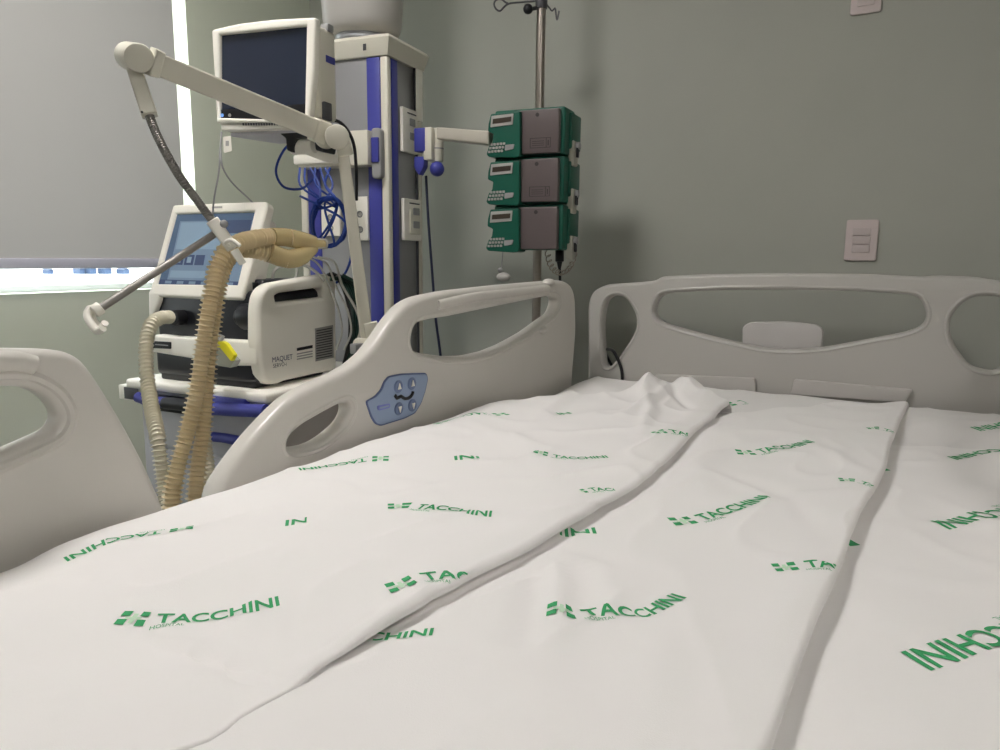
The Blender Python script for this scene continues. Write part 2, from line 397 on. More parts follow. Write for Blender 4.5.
# control panel
cp = tr(MRl, [(366, 401.5), (375, 397), (381, 390), (384, 382), (388, 377.5), (400, 375), (425, 374), (426.5, 378), (424, 390), (420, 402), (414, 412), (404, 417), (380, 424.5), (375, 422.5), (371, 416)])
b = B(); b.plate(fillet(grow(cp, .003), .006), M_PANELR, MRl, .004, .001, w=.001); b.plate(fillet(cp, .006), M_PANELB, MRl, .006, .001, w=.001)
obj('control_panel', b, rail1)
def on_rail(px, py): p = tr(MRl, [(px, py)])[0]; return Vector((p[0], p[1], 0))
for (px, py, up) in [(396.5, 386.5, 1), (410, 383.5, 1), (397, 408.5, 0), (410.5, 405, 0)]:
    c = on_rail(px, py); b = B()
    b.lathe(MRl @ (c+Vector((0, 0, .003))), (1, 0, 0), [(0, .0135), (.003, .0135), (.0045, .0115), (.004, .006), (.0035, 0.001)], M_BTN, 24)
    sg = 1 if up else -1
    b.plate([(c.x-.005, c.y-.005*sg), (c.x+.005, c.y-.005*sg), (c.x, c.y+.008*sg)][::sg], M_WHITE, MRl, .002, 0, w=.0085)
    obj('button', b, rail1)
b = B(); b.tube([MRl @ (on_rail(x, y)+Vector((0, 0, .005))) for x, y in [(393, 395), (395, 398), (399, 396), (403, 398.5), (408, 397), (410.5, 393.5), (411, 391)]], .0036, M_BLACK, n=8); obj('bed_icon', b, rail1)
b = B(); b.plate(fillet(tr(MRl, [(375, 405.5), (388, 403), (388, 407.5), (376, 410.5)]), .006), mat('label_violet', (126, 134, 204), .4), MRl, .002, .0005, w=.005)
b.plate(fillet(tr(MRl, [(377, 406.8), (386.5, 404.8), (386.5, 406.2), (377.5, 408.7)]), .002), M_PANELB, MRl, .002, .0003, w=.006); obj('label_strip', b, rail1)
# foot-end rail
o2 = tr(MRl, [(0, 349), (58, 350), (72, 353), (84, 360), (94, 372), (110, 397), (130, 431), (150, 470), (166, 508)])
zt = o2[0][1]
o2 = [(.0, .62), (.02, .8), (.06, .92), (.12, zt-.02), (.2, zt)]+o2+[(o2[-1][0]+.035, .6), (o2[-1][0]-.01, .56), (.08, .56)]
hh = tr(MRl, [(0, 387), (26, 387), (40, 392), (52, 400), (60, 411), (62, 420), (57, 430), (44, 437), (0, 456)])
hh = [(.2, hh[-1][1]-.055), (.17, hh[-1][1]-.04), (.17, hh[0][1]-.02), (.2, hh[0][1])]+hh
b = B(); b.plate(fillet(o2, .03), M_RAIL, MRl, .042, .014, holes=[fillet(hh, .02)], w=-.021, seg=5)
rim(b, grow(fillet(hh, .02, 3), .015), MRl, -.003, .0075, M_RAIL)
b.tube([MRl @ Vector((*p, -.003)) for p in [(.22, tr(MRl, [(0, 363)])[0][1])]+tr(MRl, [(0, 362), (20, 362), (34, 366)])], .013, M_RAIL, n=12)
obj('side_rail', b, bed, 'foot-end side rail nearest the camera')
# rails of the far side (same mouldings)
MRr = railM(.245)
b = B(); b.plate(fillet(o1, .03), M_RAIL, MRr, .042, .014, holes=[fillet(g1, .02), fillet(g2, .02)], w=.0, seg=5); obj('side_rail', b, bed)
# rail hinge arms
for y in (1.0, 1.7, .25, .5):
    b = B(); b.box((RX-.03, y-.03, .5), (RX+.0, y+.03, .6), M_GREY, bev=.006); obj('hinge_arm', b, bed)
# mattress
b = B(); b.box((XL+.012, YF+.012, .552), (XR-.012, YH-.012, Z0-.05), mat('mattress_blue', (96, 120, 160), .6), bev=.03, seg=3)
tag(obj('mattress', b, origin=(-.36, 1.1, .552)), 'mattress under the printed sheets on the bed', 'mattress')

# ------------------------------------------------------------------ sheets
def sm(t): t = max(0, min(1, t)); return t*t*(3-2*t)
def segd(p, a, b_):
    ab = b_-a; t = max(0, min(1, (p-a).dot(ab)/max(1e-9, ab.length_squared))); return (p-a-ab*t).length, t
def w2(px, py): v = onz(px, py, Z0); return Vector((v.x, v.y))
CREASE = []
def crease(pts, amp, wid, layer='LMRB'): CREASE.append(([w2(*p) for p in pts], amp, wid, layer))
crease([(130, 640), (200, 662), (283, 692)], -.0065, .014, 'L')
crease([(190, 640), (240, 655), (300, 680)], .003, .018, 'L')
crease([(283, 690), (340, 655), (420, 605)], .005, .015, 'L')
crease([(20, 620), (120, 610), (200, 660)], .004, .04, 'L')
crease([(60, 720), (180, 700), (290, 720)], .004, .04, 'LM')
crease([(300, 560), (420, 540), (520, 530)], -.003, .03, 'L')
crease([(330, 480), (420, 500), (470, 545)], .003, .025, 'L')
crease([(545, 556), (560, 590), (556, 650)], .007, .014, 'M')
crease([(560, 556), (600, 575), (620, 620)], .005, .016, 'M')
crease([(520, 575), (500, 620), (470, 680)], .0025, .02, 'M')
crease([(534, 562), (530, 610), (520, 660)], -.002, .01, 'M')
crease([(720, 430), (700, 470), (705, 500)], .005, .03, 'M')
crease([(610, 620), (640, 612), (665, 640)], -.004, .02, 'M')
crease([(640, 600), (660, 660), (640, 730)], .004, .03, 'M')
crease([(750, 520), (800, 500), (860, 495)], .004, .02, 'M')
crease([(800, 440), (850, 470), (880, 480)], .003, .02, 'M')
crease([(760, 640), (800, 600), (830, 570)], .004, .02, 'M')
crease([(740, 480), (790, 500), (840, 560)], -.003, .02, 'M')
crease([(930, 480), (970, 500), (1010, 520)], .003, .02, 'R')
crease([(860, 650), (930, 700), (1000, 690)], .003, .03, 'R')
crease([(600, 385), (570, 400), (540, 425)], .008, .02, 'L')
crease([(640, 392), (650, 420), (640, 445)], .008, .016, 'L')
crease([(690, 392), (665, 402), (620, 425)], .007, .014, 'L')
crease([(665, 380), (672, 400), (690, 415)], -.006, .012, 'L')
crease([(520, 400), (480, 420), (420, 450)], .004, .03, 'L')
crease([(450, 425), (520, 450), (560, 500)], .003, .03, 'L')
crease([(900, 410), (820, 404), (760, 404)], .004, .012, 'M')
PK = []
def peak(px, py, h, rx, ry, ang=0, layer='L'): p = w2(px, py); PK.append((p, h, rx, ry, ang, layer))
peak(648, 401, .036, .026, .06); peak(640, 399, .014, .06, .09); peak(690, 398, .035, .035, .05); peak(666, 398, .018, .045, .05)
peak(706, 404, .012, .03, .06); peak(600, 412, .006, .05, .08); peak(586, 422, .004, .08, .06)
peak(740, 432, .010, .06, .10, 0, 'M'); peak(860, 412, .006, .06, .08, 0, 'M')
def relief(x, y, layer):
    p = Vector((x, y)); z = 0
    for pts, amp, wid, ly in CREASE:
        if layer not in ly: continue
        best = 9; bt = 0; n = len(pts)-1
        for i in range(n):
            d, t = segd(p, pts[i], pts[i+1])
            if d < best: best = d; bt = (i+t)/n
        if best < wid*3: z += 1.6*amp*math.exp(-(best/wid)**2)*(.35+.65*math.sin(math.pi*min(1, max(0, bt))))
    for c, h, rx, ry, ang, ly in PK:
        if layer not in ly: continue
        d = p-c; z += h*math.exp(-(abs(d.x)/rx)**1.6-(abs(d.y)/ry)**1.8)
    q = Vector((x*4.2, y*3.1, 2.0))
    z += noise.noise(q)*.006+noise.noise(q*2.7)*.003
    rg = 1-abs(noise.noise(Vector((x*6+y*3, y*5-x*4, q.z+3)))); z += (rg**7)*.005
    return z
def mono(pxs, ext0=None, ext1=None, dx=0, dz=0):
    P = sorted([onz(p[0], p[1], Z0+dz).to_2d() for p in pxs], key=lambda v: v.y)
    P = [(p.y, p.x+dx) for p in P]
    if ext0: P = [ext0]+P
    if ext1: P = P+[ext1]
    def f(y):
        if y <= P[0][0]: return P[0][1]
        for i in range(len(P)-1):
            if y <= P[i+1][0]:
                t = (y-P[i][0])/max(1e-9, P[i+1][0]-P[i][0]); return P[i][1]+(P[i+1][1]-P[i][1])*t
        return P[-1][1]
    def g(y): return (f(y-.012)+2*f(y)+f(y+.012))/4
    return g
edgeL = mono([(722, 408), (712, 419), (690, 437), (672, 455), (640, 484), (600, 507), (560, 531), (530, 548), (500, 563), (470, 578), (400, 618), (340, 655), (283, 690), (215, 735)], ext0=(YF, -.62), dz=.009)
YP = w2(375, 632).y
edgeM = mono([(909, 402), (899, 422), (890, 446), (886, 466), (876, 486), (864, 504), (852, 530), (836, 576), (816, 614), (802, 650), (788, 690), (768, 750)], ext0=(YF, -.105))
edgeR = mono([(908, 428), (900, 450), (888, 478), (872, 514), (852, 562), (840, 598), (826, 642), (814, 676), (785, 750)], ext0=(YF, -.07))
def headcurve(pxs, e0, e1, xl, xrf):
    P = sorted([w2(*p) for p in pxs], key=lambda v: v.x)
    P = [(p.x, p.y) for p in P]
    def f(x):
        if x <= P[0][0]: return P[0][1]
        for i in range(len(P)-1):
            if x <= P[i+1][0]:
                t = sm((x-P[i][0])/max(1e-9, P[i+1][0]-P[i][0])); return P[i][1]+(P[i+1][1]-P[i][1])*t
        return P[-1][1]
    return f
headL = headcurve([(470, 409), (520, 403), (560, 399), (596, 399), (620, 400), (655, 394), (690, 391), (722, 404)], 0, 0, 0, 0)
headM = headcurve([(690, 417), (716, 415), (745, 410), (790, 406), (850, 403.5), (909, 402)], 0, 0, 0, 0)
headR = headcurve([(905, 434), (950, 435.5), (1000, 438)], 0, 0, 0, 0)
TOP = {'B': Z0-.030, 'R': Z0-.025, 'M': Z0+.002, 'L': Z0+.016}
def edge_side(z, x, y):
    """rounding of the whole mattress at its long sides and ends"""
    r = .03
    for d in (x-XL, XR-x, y-YF, YH-y):
        if d < r: q = max(0, d); z -= r-math.sqrt(max(0, r*r-(r-q)**2))
    return z
def hgt(layer, x, y):
    z = TOP[layer]+relief(x, y, layer)
    if layer == 'B': z = edge_side(z+.020*sm((y-1.75)/.3)*(1-.0*x), x, y)
    if layer == 'L':
        th = .010*(.35+.65*sm((y-.42)/.25)); z -= (1-sm((y-YP+.10)/.13))*.0115
        d = (edgeL(y)-x)*.85; r = .009*(.3+.7*sm((y-YP+.08)/.15)); z += .004*math.exp(-((d-.035)/.02)**2)*sm((y-.5)/.3)
        if d < r: q = max(0, d); z -= r-math.sqrt(max(0, r*r-(r-q)**2))
        hd = headL(x)-y; z -= .008*(1-sm((x-XL)/.14))
        if hd < .03: z -= .018*(1-sm(hd/.03))
        z = edge_side(z, x, y)
    if layer == 'M':
        d = edgeM(y)-x; r = .007; z -= .007*math.exp(-((x-edgeL(y)-.004)/.012)**2)*sm((y-YP+.02)/.1); z += .0015*math.exp(-((d-.03)/.02)**2)
        if d < r: q = max(0, d); z -= r-math.sqrt(max(0, r*r-(r-q)**2))
        z -= .012*(1-sm((x-edgeL(y)+.12)/.08))
        hd = headM(x)-y
        if hd < .03: z -= .007*(1-sm(hd/.03))
    if layer == 'R':
        hd = headR(x)-y
        if hd < .012: z -= .004*(1-sm(hd/.012))
        z = edge_side(z, x, y)
    return z
def us(n, lo=False, hi=False):
    """parameter values 0..1, denser near the chosen ends"""
    out = []
    for i in range(n+1):
        t = i/n
        if hi: t = 1-(1-t)**1.7
        if lo: t = t**1.7
        out.append(t)
    return out
def sheet(layer, nu, nv, xlf, xrf, headf, m, under=None, sides=None):
    b = B(); vs = []; fs = []; row = None
    U = us(nu, hi=(layer in 'LM'), lo=(layer == 'R')); V = us(nv, hi=True)
    for v in V:
        r = []
        for u in U:
            y = YF+(YH-YF)*v
            for _ in range(4):
                x = xlf(y)+(xrf(y)-xlf(y))*u; y = YF+(headf(x)-YF)*v
            x = xlf(y)+(xrf(y)-xlf(y))*u
            r.append(Vector((x, y, hgt(layer, x, y))))
        e = []
        if under == 'hi':      # rolled fold on the right edge, turning back underneath
            p = r[-1]; th = .020 if layer == 'L' else .024
            th = max(.004, min(th, p.z-(TOP['M' if layer == 'L' else 'R'])+.001))
            for a in (30, 60, 90): e.append(p+Vector((.003*math.sin(R(a*2))-.012*(1-math.cos(R(a))), 0, -th*(1-math.cos(R(a))))))
            e.append(p+Vector((-.03, 0, -th)))
        if sides and 'r' in sides:
            p = r[-1]
            for k in (.03, .07, .14): e.append(Vector((p.x+.002, p.y, p.z-k)))
        s = []
        if sides and 'l' in sides:
            p = r[0]
            for k in (.14, .07, .03): s.append(Vector((p.x-.002, p.y, p.z-k)))
        if under == 'lo': s = [r[0]+Vector((.01, 0, -.003)), r[0]+Vector((-.0005, 0, -.0015))]
        r = s+r+e; k0 = len(vs); vs += r
        if row is not None:
            for i in range(len(r)-1): fs.append([row+i, row+i+1, k0+i+1, k0+i])
        row = k0
    n = len(r)
    # close the head edge downwards
    k0 = len(vs)
    dz = {'B': .15, 'L': .02, 'M': .012, 'R': .003}[layer]
    vs += [Vector((q.x, q.y+.003, q.z-dz)) for q in r]
    for i in range(n-1): fs.append([row+i, row+i+1, k0+i+1, k0+i])
    if layer == 'B':       # and the foot edge
        k0 = len(vs); vs += [Vector((q.x, q.y-.003, q.z-.15)) for q in vs[:n]]
        for i in range(n-1): fs.append([i+1, i, k0+i, k0+i+1])
    b.add(vs, fs, m); return b

def mark(b, layer, base, s0=0, s1=1, hs=1.0, word=True):
    """printed logo + TACCHINI + HOSPITAL following a bent baseline; s0..s1 is the visible stretch"""
    P = [onz(p[0], p[1], TOP[layer]+(-.003 if layer == 'L' else .001)).to_2d() for p in base]; D = [0]
    for i in range(1, len(P)): D.append(D[-1]+(P[i]-P[i-1]).length)
    L = D[-1]/(s1-s0)
    def pt(s, t):
        d = (s-s0)*L; d = max(0, min(D[-1], d))
        for i in range(len(P)-1):
            if d <= D[i+1]+1e-9: break
        k = (d-D[i])/max(1e-9, D[i+1]-D[i]); p = P[i].lerp(P[i+1], k)
        t0 = (P[i+1]-P[i]).normalized()
        # blend directions for a smooth bend
        if k > .5 and i+2 < len(P): t0 = t0.lerp((P[i+2]-P[i+1]).normalized(), k-.5)
        elif k < .5 and i > 0: t0 = t0.lerp((P[i]-P[i-1]).normalized(), .5-k)
        n = Vector((-t0.y, t0.x)).normalized(); return p+n*(t*L*hs)
    tb = bmesh.new(); lay = tb.faces.layers.int.new('m')
    def quad(x0, y0, x1, y1, k, sk=0):
        f = tb.faces.new([tb.verts.new((x0, y0, 0)), tb.verts.new((x1, y0, 0)), tb.verts.new((x1+sk, y1, 0)), tb.verts.new((x0+sk, y1, 0))]); f[lay] = k
    for (x, y) in ((0.0, .0), (.0, .085), (.125, .0), (.125, .085)): quad(x, y, x+.06, y+.052, 0)
    quad(.078, .02, .108, .11, 1); quad(.04, .053, .146, .077, 1)
    vs, fs, wd = glyphs('TACCHINI', .022); k = .745/wd
    q = [tb.verts.new((.255+x*k, .014+y*k*1.0, 0)) for x, y in vs]
    for f in fs:
        try: tb.faces.new([q[i] for i in f])
        except ValueError: pass
    vs, fs, wd = glyphs('HOSPITAL', 0); k = .2/wd
    q = [tb.verts.new((.23+x*k, -.032+y*k, 0)) for x, y in vs]
    for f in fs:
        try: tb.faces.new([q[i] for i in f])
        except ValueError: pass
    bmesh.ops.triangulate(tb, faces=tb.faces[:])
    for c in [s0+.0001, s1-.0001]+[i*.04 for i in range(1, 25) if s0 < i*.04 < s1]:
        bmesh.ops.bisect_plane(tb, geom=tb.verts[:]+tb.edges[:]+tb.faces[:], plane_co=(c, 0, 0), plane_no=(1, 0, 0))
    for c in (.02, .05, .08, .11):
        bmesh.ops.bisect_plane(tb, geom=tb.verts[:]+tb.edges[:]+tb.faces[:], plane_co=(0, c, 0), plane_no=(0, 1, 0))
    dead = [f for f in tb.faces if not (s0 <= f.calc_center_median().x <= s1)]
    bmesh.ops.delete(tb, geom=dead, context='FACES'); tb.verts.ensure_lookup_table(); tb.verts.index_update()
    VS = []; bad = set()
    for v in tb.verts:
        p = pt(v.co.x, v.co.y)
        if layer == 'L' and p.x > edgeL(p.y)-.001: bad.add(v.index)
        if layer == 'M' and p.x > edgeM(p.y)-.001: bad.add(v.index)
        VS.append(Vector((p.x, p.y, hgt(layer, p.x, p.y)+.0009)))
    for k, m in ((0, M_GREEN), (1, M_GREENL)):
        F = [[v.index for v in f.verts] for f in tb.faces if f[lay] == k and not any(v.index in bad for v in f.verts)]
        used = sorted({i for f in F for i in f}); mp = {i: j for j, i in enumerate(used)}
        if used: b.add([VS[i] for i in used], [[mp[i] for i in f] for f in F], m, True)
    tb.free()

sb = sheet('B', 90, 170, lambda y: XL, lambda y: XR, lambda x: YH, M_SHEETB, sides='lr')
mark(sb, 'B', [(1012, 431), (968, 434.5)], .45, 1)
mark(sb, 'B', [(742, 391.5), (722, 392.5)], .8, 1)
mark(sb, 'B', [(606, 378), (572, 381)], .26, 1, .4)
mark(sb, 'B', [(722, 411.5), (747, 410)], 0, .3)
tag(obj('fitted_sheet', sb, origin=(-.36, 1.1, Z0)), 'white fitted sheet tucked over the mattress, showing at the headboard and in the gap', 'sheet')
sL = sheet('L', 130, 230, lambda y: XL-.0005, edgeL, headL, M_SHEET, under='hi', sides='l')
mark(sL, 'L', [(113, 622), (150, 623), (162, 621.5), (190, 619), (230, 613), (280, 605)])
mark(sL, 'L', [(388, 513), (409, 512), (414, 513.5), (440, 516.5), (465, 519), (491, 520)])
mark(sL, 'L', [(533, 459), (549, 460), (580, 461), (609, 459.5)])
mark(sL, 'L', [(389, 460.5), (365, 461), (330, 464), (298, 467.5)])
mark(sL, 'L', [(194, 528), (165, 531), (130, 535), (95, 541), (62, 549)])
mark(sL, 'L', [(504, 414), (480, 417), (455, 419), (432, 423)])
mark(sL, 'L', [(307, 521), (286, 522.5)], .86, 1)
mark(sL, 'L', [(480, 459), (454, 459.5)], .8, 1)
mark(sL, 'L', [(567, 414), (555, 415)], .85, 1)
mark(sL, 'L', [(391, 595), (410, 591), (436, 584), (454, 582), (474, 583)], 0, .58)
mark(sL, 'L', [(584, 497), (598, 494), (616, 493)], .1, .6)
mark(sL, 'L', [(657, 439), (672, 437), (690, 437)], 0, .5)
tag(obj('folded_sheet', sL, origin=(-.8, .8, Z0)), 'printed white sheet lying along the left rails, bunched into a peak near the headboard', 'sheet', None)
sM = sheet('M', 100, 200, lambda y: edgeL(y)-.09, edgeM, headM, M_SHEET, under='hi')
mark(sM, 'M', [(372, 639), (432, 640)], .62, 1)
mark(sM, 'M', [(560, 533.5), (597, 534)], .78, 1)
mark(sM, 'M', [(546, 620), (574, 622), (588, 620), (612, 617.5), (640, 618), (661, 614), (688, 602)])
mark(sM, 'M', [(676, 525), (697, 523), (725, 516), (750, 509), (772, 503)])
mark(sM, 'M', [(738, 454), (757, 454.5), (785, 451), (816, 446)])
mark(sM, 'M', [(777, 571), (808, 571), (840, 573)], 0, .5)
mark(sM, 'M', [(840, 483), (855, 484), (876, 489)], 0, .48)
mark(sM, 'M', [(868, 430.5), (880, 431), (898, 434)], 0, .5)
tag(obj('folded_sheet', sM, origin=(-.3, .8, Z0)), 'printed white sheet panel in the middle of the bed with a thick folded right edge', 'sheet')
sR = sheet('R', 60, 120, lambda y: edgeM(y)-.05, lambda y: XR+.0005, headR, M_SHEET, sides='r')
mark(sR, 'R', [(1008, 618), (959, 635), (898, 652)], .38, 1)
mark(sR, 'R', [(1006, 506.5), (965, 515), (928, 521.5)], .34, 1)
mark(sR, 'R', [(1008, 447.5), (975, 451.5), (946, 456)], .3, 1, .7)
mark(sR, 'R', [(850, 549), (862, 546)], .0, .07)
mark(sR, 'R', [(882, 473), (892, 471.5)], .0, .07)
tag(obj('folded_sheet', sR, origin=(.07, .8, Z0)), 'thin printed white sheet on the right of the bed, right of the long gap', 'sheet')

# ================================================================== POWER CORD at headboard
b = B(); b.tube([ony(608, 349, HY+.02), ony(614, 352, HY-.03), ony(619, 362, HY-.02), ony(622, 374, HY-.012), Vector((ony(622, 374, HY).x, HY-.012, .6))], .005, M_BLACK)
b.tube([ony(608, 349, HY+.02), ony(605, 352, HY+.08), Vector((ony(604, 352, HY).x, WY-.02, .6))], .005, M_BLACK)
tag(obj('black_cable', b, origin=ony(612, 360, HY)), 'black cord looping through the left opening of the headboard', 'cord')

# ================================================================== SUPPLY COLUMN
MC = frame(at(387, 54, 2.32), 8.6)
CWd = tr(MC, [(300.5, 210)])[0][0]; CDp = .235
SC = sideframe(MC)
p = MC.translation
zc = CH-p.z        # local v of ceiling
col = thing('supply_column', 'ceiling-hung grey medical supply column with cobalt blue corner strips', 'equipment column', (MC @ Vector((-.15, 0, -.12))))
zl = -1.25          # lower end
def mbox(b, a, c, m, bev=.003): b.box(a, c, m, MC, bev)   # local u,v,w ; w negative = back
b = B(); mbox(b, (CWd+.012, zl, -CDp+.01), (-.008, 0, -.008), M_COLP, .004); obj('column_body', b, col)
b = B()
for (u, w) in ((-.028, -.028), (CWd, -.028), (-.028, -CDp), (CWd, -CDp)): mbox(b, (u, zl, w), (u+.028, -.002, w+.028), M_IVORY, .009)
obj('corner_profile', b, col)
for (a, c) in (((-.078, zl), (-.03, -.004)), ((CWd+.03, zl), (CWd+.078, -.004))):
    b = B(); mbox(b, (a[0], a[1], -.02), (c[0], c[1], -.002), M_BLUE, .003); obj('blue_strip', b, col)
b = B(); mbox(b, (-.02, zl, -.07), (-.002, -.004, -.03), M_BLUE, .003); mbox(b, (-.02, zl, -CDp+.03), (-.002, -.004, -CDp+.04), M_DGREY, .002); obj('blue_strip', b, col)
# cap, flaring outwards at the top
b = B()
def capring(g, v): return [MC @ Vector(q) for q in ((CWd-g, v, g), (g, v, g), (g, v, -CDp-g), (CWd-g, v, -CDp-g))]
rs = [capring(.002, -.002), capring(.004, .0), capring(.018, .048), capring(.012, .058), capring(-.03, .062)]
vs = [v for r_ in rs for v in r_]; fs = [[k*4+i, k*4+(i+1) % 4, k*4+4+(i+1) % 4, k*4+4+i] for k in range(4) for i in range(4)]+[[16, 17, 18, 19], [3, 2, 1, 0]]
b.add(vs, fs, M_IVORY, False); obj('column_cap', b, col)
b = B(); b.plate(tr(MC, [(363, 44), (366, 43.5), (366, 50), (363, 50.5)], .014), M_DGREY, MC, .002, 0, w=.0135); obj('logo_mark', b, col)
# round boom joint above
c0 = MC @ Vector((-.155, .06, -.11)); rr = .0
cx = c0
b = B(); b.lathe(cx, (0, 0, 1), [(0, .085), (.012, .085), (.014, .09), (.03, .09), (.031, .07)], M_SILVER, 40); obj('swivel_ring', b, col)
b = B(); b.lathe(cx+Vector((0, 0, .028)), (0, 0, 1), [(0, .07), (.004, .105), (.018, .122), (.04, .129), (.12, .134), (.3, .136), (CH-cx.z-.029, .136)], M_HEAD, 48); obj('boom_joint', b, col)
# outlets on the right side face
for q, n in (([(400, 109), (415, 112), (415.5, 154), (400.5, 151)], 0), ([(401.5, 199), (418.5, 200.5), (419, 241), (402, 240)], 1)):
    b = B(); pl = tr(SC, q); x0, y0, x1, y1 = bbox(pl)
    b.plate(fillet([(x0, y0), (x1, y0), (x1, y1), (x0, y1)], .004), M_WHITE, SC, .012, .002, w=.004)
    W = x1-x0; H = y1-y0
    if n: b.plate(fillet([(x0+.3*W, y0+.15*H), (x1-.1*W, y0+.15*H), (x1-.1*W, y1-.25*H), (x0+.3*W, y1-.25*H)], .003), M_IVORY, SC, .006, .002, w=.011)
    for k in (.3, .62): b.plate(fillet([(x0+.45*W, y0+k*H), (x1-.2*W, y0+k*H), (x1-.2*W, y0+(k+.17)*H), (x0+.45*W, y0+(k+.17)*H)], .003), M_GREY, SC, .003, .0005, w=.015 if n else .0105)
    b.plate([(x0+.3*W, y1-.12*H), (x1-.12*W, y1-.12*H), (x1-.12*W, y1-.09*H), (x0+.3*W, y1-.09*H)], M_DGREY, SC, .001, 0, w=.0105)
    obj('outlet_panel', b, col)
for q in ([(322, 206), (340, 205), (341, 235), (323, 236)], [(353, 197), (368, 196.5), (369, 240), (354, 240.5)]):
    b = B(); pl = tr(MC, q); x0, y0, x1, y1 = bbox(pl)
    b.plate(fillet([(x0, y0), (x1, y0), (x1, y1), (x0, y1)], .004), M_WHITE, MC, .012, .002, w=.0)
    for k in (.25, .6): b.lathe(MC @ Vector(((x0+x1)/2, y0+(y1-y0)*k, .005)), MC.col[2].to_3d(), [(0, .011), (.003, .011), (.003, .008), (.001, .007)], M_GREY, 20)
    obj('outlet_panel', b, col)
# vertical slot + white insert at the side
b = B(); pl = tr(SC, [(415, 68), (421, 72), (420, 120), (416, 120)]); x0, y0, x1, y1 = bbox(pl)
b.plate([(x0, y0), (x1, y0), (x1, y1), (x0, y1)], M_WHITE, SC, .008, .001, w=.002); b.plate([(x0-.008, y0-.0), (x0, y0), (x0, y1), (x0-.008, y1)], M_BLACK, SC, .004, 0, w=.0)
obj('rail_insert', b, col)
# horizontal equipment bracket on the front face carrying the monitor
q = tr(MC, [(296, 134), (366, 132), (368, 168), (298, 171)], .05); x0, y0, x1, y1 = bbox(q)
b = B(); mbox(b, (x0, y0+.01, -.01), (x1, y1, .05), M_IVORY, .005)
mbox(b, (x0-.01, y0+.02, .0), (x1-.12, y0+.05, .058), M_WHITE, .006)
obj('equipment_bracket', b, col)
q = tr(MC, [(366.5, 127), (376, 126), (377, 177), (368, 178)], .05); x0, y0, x1, y1 = bbox(q)
b = B(); b.plate(fillet([(x0, y0), (x1, y0), (x1, y1), (x0, y1)], .015), M_GREY, MC, .03, .006, w=.012); b.plate(fillet([(x0+.004, y0+.05), (x1-.004, y0+.05), (x1-.004, y1-.03), (x0+.004, y1-.03)], .004), M_BLUE, MC, .010, .002, w=.028)
obj('rail_clamp', b, col)
# side arm holding the pole, with blue knobs
AW = .02
pa = at(424, 145, 2.42); pb = at(505, 139, 2.42)
b = B()
S3 = frame(at(419, 141, 2.42), 6)
q = tr(S3, [(417, 129), (428, 129), (428, 152), (417, 152)]); x0, y0, x1, y1 = bbox(q)
b.box((x0, y0, -.02), (x1, y1, .02), M_BLUE, S3, .004)
b.plate(fillet(tr(S3, [(416, 157), (426, 157), (426, 167), (421, 176), (416, 168)]), .006), M_BLUE, S3, .03, .004)
obj('arm_mount', b, col)
b = B()
q = tr(S3, [(428, 128), (434, 128), (434, 160), (426, 160)]); x0, y0, x1, y1 = bbox(q); b.box((x0, y0, -.018), (x1, y1, .018), M_IVORY, S3, .004)
jc = at(437, 140, 2.42); b.cyl(jc-Vector((0, 0, .07)), jc+Vector((0, 0, .036)), .021, M_IVORY, bev=.004)
b.cyl(jc-Vector((0, 0, .03)), jc-Vector((0, 0, .026)), .0225, M_GREY)
q = tr(S3, [(440, 128), (492, 132), (492, 146), (440, 140)]); b.plate(fillet(q, .004), mat('arm_grey', (186, 180, 168), .4), S3, .05, .006)
obj('swing_arm', b, col)
b = B(); k = at(437, 169, 2.40); b.sph(k, .024, M_BLUE); b.cyl(jc-Vector((0, 0, .075)), k, .01, M_BLUE); obj('knob', b, col)
# blue corded cables hung under the bracket
rnd = random.Random(9)
b = B()
for i in range(7):
    px = 300+i*5; z = 172
    pts = [at(px, 168, 2.1), at(px+rnd.uniform(-10, 12), 185, 2.08), at(326+rnd.uniform(-8, 12), 205+rnd.uniform(-6, 8), 2.06)]
    a0 = rnd.uniform(0, 6)
    for k in range(7):
        a = a0+k*.95; pts.append(at(329+17*math.cos(a)+rnd.uniform(-2, 2), 222+(24+3*rnd.random())*math.sin(a), 2.05+.02*math.sin(k*1.7+i)))
    b.tube(pts, .0032, M_BLUEC, n=6, step=.012)
b.tube([at(299, 138, 1.98), at(284, 150, 1.95), at(276, 172, 1.95), at(284, 187, 1.98), at(300, 189, 2.0), at(312, 180, 2.06)], .0034, M_BLUEC, n=8)
b.tube([at(300, 196, 2.05), at(320, 206, 2.03), at(345, 222, 2.03), at(352, 250, 2.03), at(340, 280, 2.04), at(310, 290, 2.04)], .0034, M_BLUEC, n=8)
tag(obj('blue_cable', b, origin=at(330, 200, 2.05)), 'tangle of thin blue cables hanging under the monitor bracket', 'cable')

# ================================================================== PATIENT MONITOR
MM = frame(at(217, 122, 1.78), 9)
ev = tr(MM, [(211, 29), (314, 18), (309, 123), (217, 123)])
mon = thing('patient_monitor', 'white patient monitor with dark blank screen mounted on the supply column', 'monitor', MM.translation+Vector((.1, .03, 0)))
front = tr(MM, [(216, 123.5), (214, 80), (211, 29.5), (240, 23), (275, 19), (314, 17), (315.5, 19), (314, 70), (309, 122)])
back = front
b = B(); b.plate(fillet(front, .008), M_WHITE, MM, .022, .006, w=-.011, holes=[tr(MM, [(219, 34.5), (306, 25.5), (304, 120), (219, 117.5)])], seg=4); obj('bezel', b, mon)
x0, y0, x1, y1 = bbox(front)
b = B(); b.box((x0+.008, y0+.012, -.095), (x1-.010, y1-.014, -.02), M_IVORY, MM, .012, 3)
b.box((x1-.012, y0+.01, -.06), (x1-.002, y0+.05, -.03), M_DGREY, MM, .003)
